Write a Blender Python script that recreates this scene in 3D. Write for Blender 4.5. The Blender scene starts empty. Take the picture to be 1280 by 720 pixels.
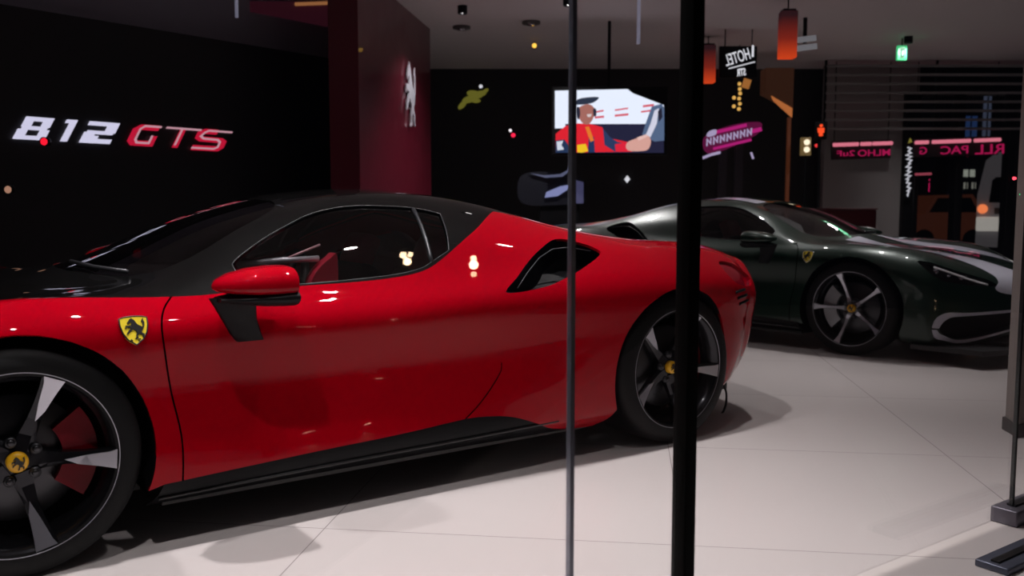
import bpy, math, random
import numpy as np
from mathutils import Vector, Matrix
from mathutils.geometry import delaunay_2d_cdt
random.seed(4)
SC=bpy.context.scene; COL=SC.collection
# ------------------------------------------------------------ camera, world, lights, exposure
F_PX=1120.0; PITCH=.0913; CAMZ=1.0861
cd=bpy.data.cameras.new('camera'); cam=bpy.data.objects.new('camera',cd); COL.objects.link(cam)
cam.location=(0,0,CAMZ); cam.rotation_euler=(math.pi/2-PITCH,0,0)
cd.sensor_width=36; cd.lens=F_PX*36/1280; cd.clip_start=.05; cd.clip_end=300
cd.dof.use_dof=True; cd.dof.focus_distance=3.4; cd.dof.aperture_fstop=3.2
SC.camera=cam
w=bpy.data.worlds.new('night'); SC.world=w; w.use_nodes=True
w.node_tree.nodes['Background'].inputs[0].default_value=(.012,.012,.018,1)
w.node_tree.nodes['Background'].inputs[1].default_value=.35
SC.view_settings.view_transform='Standard'; SC.view_settings.look='None'
SC.view_settings.exposure=0; SC.view_settings.gamma=1; SC.view_settings.use_curve_mapping=False
CEIL=3.3
# (x, y, power, cone degrees)
# in the frame of the red car: s backwards from its front axle, t sideways towards the street
SPOTS=[]
for s_,t_,p_,c_ in ((-.6,.93,120,95),(.7,.95,250,95),(2.0,.93,130,88),(3.3,.90,95,75),(-.1,2.15,105,90),(1.3,2.10,45,80),(3.6,-.9,40,80),(6.0,-.3,130,80)):
    SPOTS.append((-1.966+.817*s_+.576*t_,3.298+.576*s_-.817*t_,p_,c_))
SPOTS+=[(3.3,6.3,50,75),(2.1,8.4,25,90),(.6,9.8,150,130),(5.2,12.0,110,140),(-.55,10.2,42,120)]  # closing lamps added to brighten the red wall, ceiling and louvres
for i,(x,y,p,c) in enumerate(SPOTS):
    l=bpy.data.lights.new('spot_lamp_light','SPOT'); l.energy=p; l.spot_size=math.radians(c); l.spot_blend=.6
    l.shadow_soft_size=.035; l.color=(1,.95,.93)
    o=bpy.data.objects.new('spot_lamp_light',l); COL.objects.link(o); o.location=(x,y,CEIL-.10)

# ------------------------------------------------------------ materials
def mat(name,col=(0,0,0),rough=.5,metal=0,coat=0,emit=None,es=1,spec=.5,coatr=.03):
    m=bpy.data.materials.new(name); m.use_nodes=True; b=m.node_tree.nodes['Principled BSDF']
    b.inputs['Base Color'].default_value=(*col,1); b.inputs['Roughness'].default_value=rough
    b.inputs['Metallic'].default_value=metal; b.inputs['Coat Weight'].default_value=coat
    b.inputs['Coat Roughness'].default_value=coatr; b.inputs['Coat IOR'].default_value=1.28; b.inputs['Specular IOR Level'].default_value=spec
    if emit: b.inputs['Emission Color'].default_value=(*emit,1); b.inputs['Emission Strength'].default_value=es
    return m
def glass(name,tint,ior=1.5,refl=1.0):
    m=bpy.data.materials.new(name); m.use_nodes=True; n=m.node_tree; n.nodes.clear()
    out=n.nodes.new('ShaderNodeOutputMaterial'); mix=n.nodes.new('ShaderNodeMixShader')
    tr=n.nodes.new('ShaderNodeBsdfTransparent'); gl=n.nodes.new('ShaderNodeBsdfGlossy'); 
    ge=n.nodes.new('ShaderNodeNewGeometry'); dt=n.nodes.new('ShaderNodeVectorMath'); dt.operation='DOT_PRODUCT'
    n.links.new(ge.outputs['Incoming'],dt.inputs[0]); n.links.new(ge.outputs['Normal'],dt.inputs[1])
    def mth(op,a,b=None):
        q=n.nodes.new('ShaderNodeMath'); q.operation=op
        for i_,x_ in enumerate((a,b)):
            if x_ is None: continue
            if isinstance(x_,(int,float)): q.inputs[i_].default_value=x_
            else: n.links.new(x_,q.inputs[i_])
        return q.outputs[0]
    f0=((ior-1)/(ior+1))**2
    fres=mth('ADD',mth('MULTIPLY',mth('POWER',mth('SUBTRACT',1.0,mth('ABSOLUTE',dt.outputs['Value'])),5.0),1-f0),f0)
    tr.inputs[0].default_value=(*tint,1); gl.inputs['Roughness'].default_value=.01; gl.inputs[0].default_value=(refl,refl,refl,1)
    n.links.new(fres,mix.inputs[0]); n.links.new(tr.outputs[0],mix.inputs[1]); n.links.new(gl.outputs[0],mix.inputs[2])
    n.links.new(mix.outputs[0],out.inputs[0]); return m
def noise_rough(m,scale,lo,hi):
    n=m.node_tree; b=n.nodes['Principled BSDF']; t=n.nodes.new('ShaderNodeTexNoise'); t.inputs['Scale'].default_value=scale
    tc=n.nodes.new('ShaderNodeTexCoord'); n.links.new(tc.outputs['Object'],t.inputs['Vector'])
    r=n.nodes.new('ShaderNodeMapRange'); r.inputs['To Min'].default_value=lo; r.inputs['To Max'].default_value=hi
    n.links.new(t.outputs['Fac'],r.inputs['Value']); n.links.new(r.outputs[0],b.inputs['Roughness']); return m
def flakes(m,a,b_):
    n=m.node_tree; b=n.nodes['Principled BSDF']; t=n.nodes.new('ShaderNodeTexNoise'); t.inputs['Scale'].default_value=900
    tc=n.nodes.new('ShaderNodeTexCoord'); n.links.new(tc.outputs['Object'],t.inputs['Vector'])
    r=n.nodes.new('ShaderNodeValToRGB'); r.color_ramp.elements[0].color=(*a,1); r.color_ramp.elements[1].color=(*b_,1)
    n.links.new(t.outputs['Fac'],r.inputs['Fac']); n.links.new(r.outputs[0],b.inputs['Base Color']); return m
RED=flakes(mat('red_paint',rough=.55,coat=1,metal=0,coatr=.015,spec=0),(.30,.0,.005),(.36,.0,.008))
GREEN=flakes(mat('dark_green_paint',rough=.35,coat=1,metal=.3,coatr=.02),(.001,.011,.006),(.002,.022,.012))
SILVER=mat('silver_paint',(.55,.55,.64),.4,0,1)
BLACKG=mat('gloss_black',(.003,.003,.003),.5,0,1,spec=.03)
BLACKM=noise_rough(mat('satin_black',(.004,.004,.005),spec=.15),30,.4,.55)
CARBON=mat('dark_trim',(.012,.012,.013),.4)
RUBBER=noise_rough(mat('tyre_rubber',(.004,.004,.0045),spec=.2),60,.5,.7)
DARKRIM=mat('dark_rim',(.02,.02,.024),.25,.8,.6)
ALLOY=mat('machined_alloy',(.50,.50,.56),.3,.85)
CHROME=mat('chrome',(.8,.8,.85),.12,1)
DISC=mat('brake_disc',(.06,.06,.065),.35,.9)
CALRED=mat('caliper_red',(.14,.0,.006),.4,0,.4,spec=.1)
CALSIL=mat('caliper_silver',(.35,.36,.38),.35,.5)
YEL=mat('badge_yellow',(.80,.62,.03),.35,0,.5)
YELO=mat('hub_yellow',(.80,.42,.01),.35,0,.5)
INK=mat('badge_black',(.01,.01,.01),.4)
CARGLASS=glass('tinted_car_glass',(.50,.49,.50))
WSGLASS=glass('windshield_glass',(.36,.35,.36))
LAMPGLASS=glass('headlight_glass',(.6,.6,.62))
TRIMGREY=mat('grey_trim',(.04,.04,.045),.35,.4)
LEATHER=noise_rough(mat('black_leather',(.012,.011,.012)),40,.4,.6)
LEATHR=mat('red_leather',(.55,.02,.05),.5)
TAIL=mat('tail_lamp_red',(.25,.0,.01),.15,0,1)

# ------------------------------------------------------------ helpers
def tag(o,label=None,cat=None,group=None,kind=None):
    if label: o['label']=label
    if cat: o['category']=cat
    if group: o['group']=group
    if kind: o['kind']=kind
    return o
def empty(name,loc=(0,0,0),rz=0):
    o=bpy.data.objects.new(name,None); COL.objects.link(o); o.location=loc; o.rotation_euler=(0,0,rz); o.empty_display_size=.1; return o
class MB:
    def __init__(s): s.v=[]; s.f=[]; s.sm=[]
    def add(s,vs,fs,smooth=False,M=None):
        b=len(s.v)
        for p in vs:
            p=Vector(p)
            if M is not None: p=M@p
            s.v.append(tuple(p))
        for f in fs: s.f.append(tuple(i+b for i in f)); s.sm.append(smooth)
        return s
    def box(s,x0,x1,y0,y1,z0,z1,M=None,bev=0):
        if bev<=0:
            vs=[(x,y,z) for x in (x0,x1) for y in (y0,y1) for z in (z0,z1)]
            return s.add(vs,[(0,1,3,2),(4,6,7,5),(0,4,5,1),(2,3,7,6),(0,2,6,4),(1,5,7,3)],False,M)
        import bmesh
        bm=bmesh.new(); bmesh.ops.create_cube(bm,size=1)
        for v in bm.verts: v.co=Vector(((x0+x1)/2+v.co.x*(x1-x0),(y0+y1)/2+v.co.y*(y1-y0),(z0+z1)/2+v.co.z*(z1-z0)))
        bmesh.ops.bevel(bm,geom=bm.edges[:],offset=bev,segments=2,affect='EDGES',profile=.6)
        bm.verts.index_update()
        s.add([v.co for v in bm.verts],[[v.index for v in f.verts] for f in bm.faces],True,M); bm.free(); return s
    def tube(s,pts,r,n=8,closed=False,cap=True):
        P=[Vector(p) for p in pts]; m=len(P); rr=r if isinstance(r,(list,tuple)) else [r]*m; vs=[]; up=None
        for i in range(m):
            a=P[(i-1)%m] if (i>0 or closed) else P[0]; b=P[(i+1)%m] if (i<m-1 or closed) else P[-1]
            d=(b-a).normalized()
            if up is None: up=Vector((0,0,1)) if abs(d.z)<.9 else Vector((1,0,0))
            x=(up-d*up.dot(d)).normalized(); y=d.cross(x); up=x
            for k in range(n):
                t=2*math.pi*k/n; vs.append(P[i]+(x*math.cos(t)+y*math.sin(t))*rr[i])
        fs=[]
        for i in range(m if closed else m-1):
            j=(i+1)%m
            for k in range(n): fs.append((i*n+k,i*n+(k+1)%n,j*n+(k+1)%n,j*n+k))
        if cap and not closed: fs.append(tuple(range(n))[::-1]); fs.append(tuple((m-1)*n+k for k in range(n)))
        return s.add(vs,fs,True)
    def lathe(s,prof,n=64,M=None,smooth=True):
        """profile of (r, y) around the local y axis"""
        vs=[];m=len(prof)
        for i in range(n):
            a=2*math.pi*i/n
            for r,y in prof: vs.append((r*math.cos(a),y,r*math.sin(a)))
        fs=[(i*m+k,i*m+k+1,((i+1)%n)*m+k+1,((i+1)%n)*m+k) for i in range(n) for k in range(m-1)]
        return s.add(vs,fs,smooth,M)
    def prism(s,poly,y0,y1,M=None,smooth=False):
        """polygon of (x,z) extruded along y"""
        n=len(poly); vs=[(x,y0,z) for x,z in poly]+[(x,y1,z) for x,z in poly]
        tris=tri(poly)
        fs=[tuple(t) for t in tris]+[tuple(i+n for i in t[::-1]) for t in tris]
        s.add(vs,fs,False,M)
        vs2=list(vs); s.add(vs2,[(i,(i+1)%n,n+(i+1)%n,n+i) for i in range(n)],smooth,M); return s
    def build(s,name,m,parent=None,auto=None):
        me=bpy.data.meshes.new(name); me.from_pydata(s.v,[],s.f); me.materials.append(m)
        me.polygons.foreach_set('use_smooth',s.sm); me.update()
        import bmesh
        bm=bmesh.new(); bm.from_mesh(me); bmesh.ops.recalc_face_normals(bm,faces=bm.faces[:]); bm.to_mesh(me); bm.free()
        if auto: me.set_sharp_from_angle(angle=math.radians(auto))
        o=bpy.data.objects.new(name,me); COL.objects.link(o)
        if parent: o.parent=parent
        return o
def inside(pt,poly):
    x,y=pt; c=False; n=len(poly); j=n-1
    for i in range(n):
        xi,yi=poly[i]; xj,yj=poly[j]
        if (yi>y)!=(yj>y) and x<(xj-xi)*(y-yi)/(yj-yi)+xi: c=not c
        j=i
    return c
def tri(poly):
    n=len(poly)
    r=delaunay_2d_cdt([Vector(p) for p in poly],[(i,(i+1)%n) for i in range(n)],[],0,1e-7)
    out=[]; back={}
    for k,ids in enumerate(r[3]): back[k]=ids[0] if ids else None
    for f in r[2]:
        c=sum((r[0][i] for i in f),Vector((0,0)))/3
        if inside(c,poly) and all(back[i] is not None for i in f): out.append([back[i] for i in f])
    return out
def crom(pts,closed=False,n=6):
    P=[np.array(p,float) for p in pts]; m=len(P); out=[]
    for i in range(m if closed else m-1):
        a=P[(i-1)%m] if (closed or i>0) else P[0]; b=P[i]; c=P[(i+1)%m]; d=P[(i+2)%m] if (closed or i<m-2) else P[-1]
        for k in range(n):
            t=k/n; out.append(tuple(.5*(2*b+(c-a)*t+(2*a-5*b+4*c-d)*t*t+(3*b-a-3*c+d)*t**3)))
    if not closed: out.append(tuple(P[-1]))
    return out
def lerp(pts,n=6):
    out=[]
    for a,b in zip(pts[:-1],pts[1:]):
        for k in range(n): out.append(tuple(np.array(a)+(np.array(b)-np.array(a))*k/n))
    return out+[tuple(pts[-1])]

# ------------------------------------------------------------ car body surface: a network of character lines
U=[-1.12,-1.02,-.8,-.4,0,.4,.8,1.2,1.6,1.9,2.2,2.65,3.0,3.3,3.48,3.56]
TT=[# t of k0..k9
[.30,.58,.78,.86,.86,.86,.85,.85,.85,.86,.87,.86,.82,.74,.64,.50],
[.32,.62,.82,.91,.93,.945,.945,.945,.945,.94,.93,.92,.88,.79,.68,.52],
[.34,.64,.84,.93,.95,.955,.95,.95,.95,.955,.955,.95,.91,.84,.76,.62],
[.36,.63,.83,.93,.955,.935,.915,.915,.93,.955,.97,.97,.935,.87,.80,.68],
[.34,.60,.80,.93,.965,.955,.945,.95,.965,.98,.985,.985,.95,.89,.82,.70],
[.30,.52,.70,.83,.87,.865,.85,.85,.86,.87,.88,.87,.83,.78,.72,.62],
[.24,.42,.56,.68,.73,.76,.735,.715,.73,.75,.77,.76,.73,.66,.58,.47],
[.17,.30,.42,.48,.50,.56,.545,.51,.50,.54,.60,.61,.60,.53,.46,.38],
[.08,.15,.20,.23,.25,.28,.28,.27,.26,.28,.30,.30,.29,.26,.23,.19],
[0]*16]
ZZ=[
[.26,.15,.12,.12,.12,.12,.12,.12,.12,.12,.12,.13,.15,.20,.27,.36],
[.28,.18,.16,.16,.17,.18,.18,.18,.18,.18,.18,.18,.20,.25,.31,.39],
[.31,.25,.26,.29,.30,.30,.30,.30,.30,.31,.32,.33,.34,.37,.41,.46],
[.36,.33,.37,.46,.50,.50,.49,.49,.50,.52,.53,.54,.54,.53,.53,.53],
[.40,.41,.48,.62,.70,.70,.69,.69,.71,.72,.73,.73,.72,.68,.65,.61],
[.43,.49,.60,.735,.795,.79,.80,.81,.83,.85,.865,.865,.85,.81,.76,.66],
[.45,.53,.63,.765,.805,.825,.91,.965,.98,.96,.94,.91,.89,.85,.79,.70],
[.46,.55,.64,.745,.79,.845,1.01,1.105,1.115,1.075,1.0,.93,.905,.865,.80,.71],
[.47,.56,.65,.735,.78,.885,1.05,1.14,1.15,1.11,1.02,.915,.875,.86,.81,.72],
[.47,.56,.65,.73,.775,.90,1.06,1.15,1.16,1.12,1.035,.93,.88,.865,.815,.725]]
class Surf:
    def __init__(s,U=U,TT=TT,ZZ=ZZ,nose=.45,tail=.16):
        s.U=np.array(U,float); s.T=np.array(TT,float); s.Z=np.array(ZZ,float); s.nose=nose; s.tail=tail
        s.mT=s.slopes(s.T); s.mZ=s.slopes(s.Z)
    def slopes(s,F):
        h=np.diff(s.U); d=np.diff(F,axis=1)/h
        m=np.zeros_like(F); m[:,0]=d[:,0]; m[:,-1]=d[:,-1]
        m[:,1:-1]=(d[:,:-1]*h[1:]+d[:,1:]*h[:-1])/(h[1:]+h[:-1])
        return m
    def ev(s,u,v):
        u=np.clip(np.asarray(u,float),s.U[0],s.U[-1]); v=np.clip(np.asarray(v,float),0,9)
        i=np.clip(np.searchsorted(s.U,u)-1,0,len(s.U)-2); h=s.U[i+1]-s.U[i]; a=(u-s.U[i])/h
        h00=2*a**3-3*a**2+1;h10=a**3-2*a**2+a;h01=-2*a**3+3*a**2;h11=a**3-a**2
        def row(F,M,k): return h00*F[k,i]+h10*h*M[k,i]+h01*F[k,i+1]+h11*h*M[k,i+1]
        k=np.clip(np.floor(v).astype(int),0,8); b=v-k
        def comb(F,M,odd):
            p1=row(F,M,k);p2=row(F,M,k+1)
            p0=np.where(k>0,row(F,M,np.maximum(k-1,0)),2*p1-p2)
            r8=row(F,M,np.minimum(k+2,9)); p3=np.where(k<8,r8,(-row(F,M,np.full_like(k,8)) if odd else row(F,M,np.full_like(k,8))))
            return .5*(2*p1+(p2-p0)*b+(2*p0-5*p1+4*p2-p3)*b*b+(3*p1-p0-3*p2+p3)*b**3)
        t=comb(s.T,s.mT,True); z=comb(s.Z,s.mZ,False)
        n=np.clip((-.25-u)/.87,0,1); r=np.clip((u-2.85)/.71,0,1)
        x=u+s.nose*n*n*t*t*1.6-s.tail*r*r*t*t*1.6
        return np.stack([x,t,z],-1)

VS=.13   # a step of one character line is about 13 cm
def ev_n(S,u,v,off=0.0):
    u=np.asarray(u,float); v=np.asarray(v,float); e=.004
    P=S.ev(u,v)
    a=S.ev(np.minimum(u+e,S.U[-1]),v)-S.ev(np.maximum(u-e,S.U[0]),v); b=S.ev(u,np.minimum(v+e*4,9))-S.ev(u,np.maximum(v-e*4,0))
    n=np.cross(a,b); n/=np.linalg.norm(n,axis=-1,keepdims=True)+1e-12
    # outward: away from the axis of the car
    ref=P-np.stack([P[...,0],P[...,1]*0,P[...,2]*0+.45],-1)
    sg=np.sign((n*ref).sum(-1,keepdims=True)); sg[sg==0]=1; n=n*sg
    return P+n*off,n
def densify(poly,d):
    out=[]; m=len(poly)
    for i in range(m):
        a=np.array(poly[i]); b=np.array(poly[(i+1)%m]); L=math.hypot(b[0]-a[0],(b[1]-a[1])*VS); k=max(1,int(L/d+.999))
        for j in range(k): out.append(tuple(a+(b-a)*j/k))
    return out
def patch(S,name,m,parent,outer,holes=(),sides=(1,-1),off=0.0,rim=.012,du=.04,dv=.028,edge=.03,rims=True):
    """a body panel: the region of the body surface inside an outline, with its edges turned inwards"""
    if len(sides)==2 and max(p[1] for p in outer)<8.99:
        for sd in sides: o=patch(S,name,m,parent,outer,holes,(sd,),off,rim,du,dv,edge,rims)
        return o
    loops=[densify(outer,edge)]+[densify(h,edge) for h in holes]
    pts=[];edges=[]
    for L in loops:
        b=len(pts); pts+=[(p[0],p[1]*VS) for p in L]; edges+=[(b+i,b+(i+1)%len(L)) for i in range(len(L))]
    LP=[[(p[0],p[1]*VS) for p in L] for L in loops]
    us=[p[0] for p in LP[0]]; vs=[p[1] for p in LP[0]]
    B=np.array(pts)
    for i,u in enumerate(np.arange(min(us),max(us),du)):
        for v in np.arange(min(vs)+(dv/2 if i%2 else 0),max(vs),dv):
            q=(u,v)
            if inside(q,LP[0]) and not any(inside(q,h) for h in LP[1:]) and ((B-q)**2).sum(1).min()>(.4*min(du,dv))**2: pts.append(q)
    r=delaunay_2d_cdt([Vector(p) for p in pts],edges,[],0,1e-7)
    V=np.array([tuple(p) for p in r[0]]); T=[]
    for f in r[2]:
        c=V[list(f)].mean(0)
        if inside(c,LP[0]) and not any(inside(c,h) for h in LP[1:]): T.append(tuple(f))
    P,N=ev_n(S,V[:,0],V[:,1]/VS,off)
    verts=[];faces=[];norms=[]
    for sd in sides:
        b=len(verts); mir=np.array([1,-sd,1])
        PP=P*mir; NN=N*mir
        verts+=PP.tolist(); norms+=NN.tolist()
        for t in T:
            a=np.cross(PP[t[1]]-PP[t[0]],PP[t[2]]-PP[t[0]])
            faces.append(tuple(b+i for i in (t if a@NN[t[0]]>0 else t[::-1])))
        if rims:
            for L in loops:
                A=np.array(L); q,nn=ev_n(S,A[:,0],A[:,1],off); q=q*mir; nn=nn*mir; k=len(L); b=len(verts)
                inn=q-nn*rim
                for i in range(k):
                    j=(i+1)%k; b=len(verts); qd=[q[i],q[j],inn[j],inn[i]]
                    fn=np.cross(qd[1]-qd[0],qd[3]-qd[0]); fn=fn/(np.linalg.norm(fn)+1e-9)
                    verts+=[list(x) for x in qd]; norms+=[fn.tolist()]*4; faces.append((b,b+1,b+2,b+3))
    me=bpy.data.meshes.new(name); me.from_pydata(verts,[],faces); me.materials.append(m); me.polygons.foreach_set('use_smooth',[True]*len(faces)); me.update()
    me.normals_split_custom_set_from_vertices(norms)
    o=bpy.data.objects.new(name,me); COL.objects.link(o); o.parent=parent; return o
def seam(S,name,m,parent,line,r=.0025,sides=(1,-1),off=.0005,one=True):
    A=[]
    for a,b in zip(line[:-1],line[1:]):
        k=max(1,int(math.hypot(b[0]-a[0],(b[1]-a[1])*VS)/.02)); A+=[(a[0]+(b[0]-a[0])*j/k,a[1]+(b[1]-a[1])*j/k) for j in range(k)]
    A=np.array(A+[line[-1]]); P,_=ev_n(S,A[:,0],A[:,1],off)
    for sd in sides: o=MB().tube([(p[0],-sd*p[1],p[2]) for p in P],r,6).build(name,m,parent)
    return o
def v_at(S,u,z,lo=0,hi=6.2):
    vv=np.linspace(lo,hi,400); zz=S.ev(np.full(400,u),vv)[:,2]; return float(vv[np.argmin(abs(zz-z))])
def arch(S,cx,cz,r,a0,a1,n=40):
    """points along a wheel arch circle of the side view, from angle a0 to a1 (degrees, 0 = rearward)"""
    out=[]
    for k in range(n+1):
        a=math.radians(a0+(a1-a0)*k/n); x=cx+r*math.cos(a); z=cz+r*math.sin(a)
        u=x
        for it in range(12):
            v=v_at(S,u,z,0,5.2); u+=x-float(S.ev(u,v)[0])
        out.append((u,v))
    return out

# ------------------------------------------------------------ prancing horse outline (unit height)
HORSE=[(.36,1.0),(.40,.95),(.50,.88),(.56,.78),(.61,.70),(.69,.63),(.78,.59),(.84,.53),(.88,.60),(.88,.72),(.83,.82),(.89,.92),(.95,.96),(.93,.86),(.98,.76),(.97,.64),(.93,.53),(.89,.46),
       (.86,.38),(.78,.32),(.82,.25),(.92,.20),(.88,.10),(.94,.03),(.84,.02),(.80,.10),(.81,.17),(.70,.21),(.63,.21),(.58,.12),(.60,.03),(.52,0),(.42,.0),(.49,.06),(.50,.16),(.55,.28),(.53,.36),
       (.44,.42),(.38,.45),(.32,.38),(.20,.34),(.15,.25),(.05,.23),(.09,.31),(.17,.41),(.28,.49),(.29,.54),(.20,.53),(.10,.57),(.06,.50),(.0,.52),(.05,.64),(.18,.63),(.30,.65),
       (.34,.72),(.33,.80),(.26,.76),(.16,.71),(.13,.77),(.21,.86),(.27,.94),(.33,.95)]
def horse(mb,cx,cz,h,y0,y1,M=None,flip=1):
    return mb.prism([(cx+flip*(x-.47)*h*.9,cz+(z-.5)*h) for x,z in HORSE],y0,y1,M)

SPOKEG=mat('spoke_grey',(.16,.16,.17),.3,.8)
# ------------------------------------------------------------ wheels (outer face towards local -y, centre at the origin)
def wheel(parent,loc,R,rr,width,side,rot,style,cal,nspoke=5):
    """side: +1 faces local -y, -1 faces local +y"""
    wh=empty('wheel'); wh.parent=parent; wh.location=loc
    if side<0: wh.rotation_euler=(0,0,math.pi)
    w=width; rim=rr
    MB().lathe([(rim-.012,.0),(rim+.004,-.006),(rim+.02,-.004),(R-.03,.002),(R-.012,.012),(R-.003,.03),(R,.05),(R,w-.05),(R-.003,w-.03),(R-.02,w-.006),(rim+.01,w),(rim-.01,w-.01)],96).build('tire',RUBBER,wh)
    MB().lathe([(rim-.012,.03),(rim,.004),(rim+.001,-.003),(rim-.003,-.005),(rim-.0045,.0)],96).build('rim_edge',ALLOY,wh)
    MB().lathe([(rim-.0045,-.001),(rim-.014,.012),(rim-.030,.03),(rim-.034,w*.55),(rim-.06,w*.75),(rim-.06,w-.02)],96).build('rim_barrel',DARKRIM,wh)
    MB().lathe([(.06,.105),(.185,.105),(.19,.11),(.19,.125),(.185,.13),(.06,.13)],64).build('brake_disc',DISC,wh)
    c=MB(); a0,a1=(150,215) if style!='b' else (135,225)
    pr=[]
    if style=='a': a0,a1=-38,38
    for k in range(13):
        a=math.radians(a0+(a1-a0)*k/12); pr.append((.222*math.cos(a),.222*math.sin(a)))
    for k in range(13):
        a=math.radians(a1-(a1-a0)*k/12); pr.append((.125*math.cos(a),.125*math.sin(a)))
    c.prism(pr,.075,.150); c.build('brake_caliper',cal,wh)
    # spokes
    SG=DARKRIM if style=='a' else SPOKEG
    for k in range(nspoke):
        sp=MB(); fa=MB()
        M=Matrix.Rotation(-math.radians(rot+360/nspoke*k),4,'Y')
        L=rim-.010
        if style=='a':
            # dark twisted spoke: wide at the hub, leaf-like
            st=[(.035,.034,.052,.04),(.08,.026,.056,.034),(.13,.020,.050,.026),(.18,.021,.036,.022),(.225,.026,.018,.02),(L,.034,.004,.018)]
        else:
            st=[(.035,.024,.045,.03),(.08,.015,.050,.024),(.13,.012,.046,.02),(.18,.013,.034,.018),(.225,.016,.016,.016),(L,.026,.002,.014)]
        vs=[]
        for (r,hw,y,th) in st:
            vs+=[(r,y+.006,-hw),(r,y-.003,-hw*.45),(r,y,hw*.9),(r,y+th,hw),(r,y+th,-hw)]
        fs=[]
        for i in range(len(st)-1):
            for q in range(5): fs.append((i*5+q,i*5+(q+1)%5,(i+1)*5+(q+1)%5,(i+1)*5+q))
        fs+=[(4,3,2,1,0),tuple(len(st)*5-5+q for q in range(5))]
        sp.add(vs,fs,False,M); sp.build('spoke',SG,wh)
        # machined bright face on the outer part
        if style=='a':
            # diagonal silver facet: pointed inwards, wide at the rim
            def yy(r): return np.interp(r,[s[0] for s in st],[s[2] for s in st])
            fac=[(.125,-.004),(.16,-.018),(.20,-.023),(.23,-.027),(L,-.033),(L,.026),(.245,.019),(.215,.014),(.18,.008)]
        else:
            def yy(r): return np.interp(r,[s[0] for s in st],[s[2] for s in st])
            fac=[(.05,-.016),(.08,-.012),(.13,-.009),(.18,-.010),(.225,-.012),(L,-.024),(L,.022),(.225,.010),(.18,.008),(.13,.007),(.08,.009),(.05,.014)]
        n=len(fac); vs=[(r,yy(r)-.0075,z) for r,z in fac]+[(r,yy(r)+.002,z) for r,z in fac]
        # strip of quads pairing both edges keeps the facet on the spoke's curve
        t=tri(fac); fs=[tuple(q) for q in t]+[tuple(i+n for i in q[::-1]) for q in t]+[(i,(i+1)%n,n+(i+1)%n,n+i) for i in range(n)]
        fa.add(vs,fs,False,M); fa.build('spoke_face',ALLOY,wh)
        # web from spoke to the rim (curved ledge)
    sp=MB(); sp.lathe([(.0,.060),(.05,.058),(.062,.062),(.07,.075),(.07,.10)],40)
    sp.build('hub',SG,wh)
    for k in range(5):
        a=math.radians(rot+36+72*k); mb=MB()
        Mx=Matrix.Translation((.052*math.cos(a)*1.15,0,.052*math.sin(a)*1.15))
        mb.lathe([(.0,.040),(.007,.040),(.010,.043),(.011,.062)],12,Mx); mb.lathe([(.011,.046),(.016,.047),(.016,.062)],12,Mx); mb.build('lug_nut',DISC,wh)
    MB().lathe([(0,.030),(.022,.031),(.029,.036),(.030,.058)],32).build('hub_cap',YELO,wh)
    hb=MB(); horse(hb,0,0,.040,.0265,.0305); hb.build('hub_emblem',INK,wh)
    return wh

def skin_box(name,m,parent,pts): pass
def seat(parent,x,y,m1,m2):
    e=MB().box(x-.20,x+.28,y-.24,y+.24,.22,.38,bev=.05).build('car_seat',m1,parent)
    M=Matrix.Translation((x+.30,y,.34))@Matrix.Rotation(math.radians(24),4,'Y')
    MB().box(-.06,.07,-.23,.23,0,.50,M,bev=.05).build('seat_back',m1,e); MB().box(-.05,.05,-.12,.12,.48,.66,M,bev=.04).build('headrest',m2,e); return e

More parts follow.
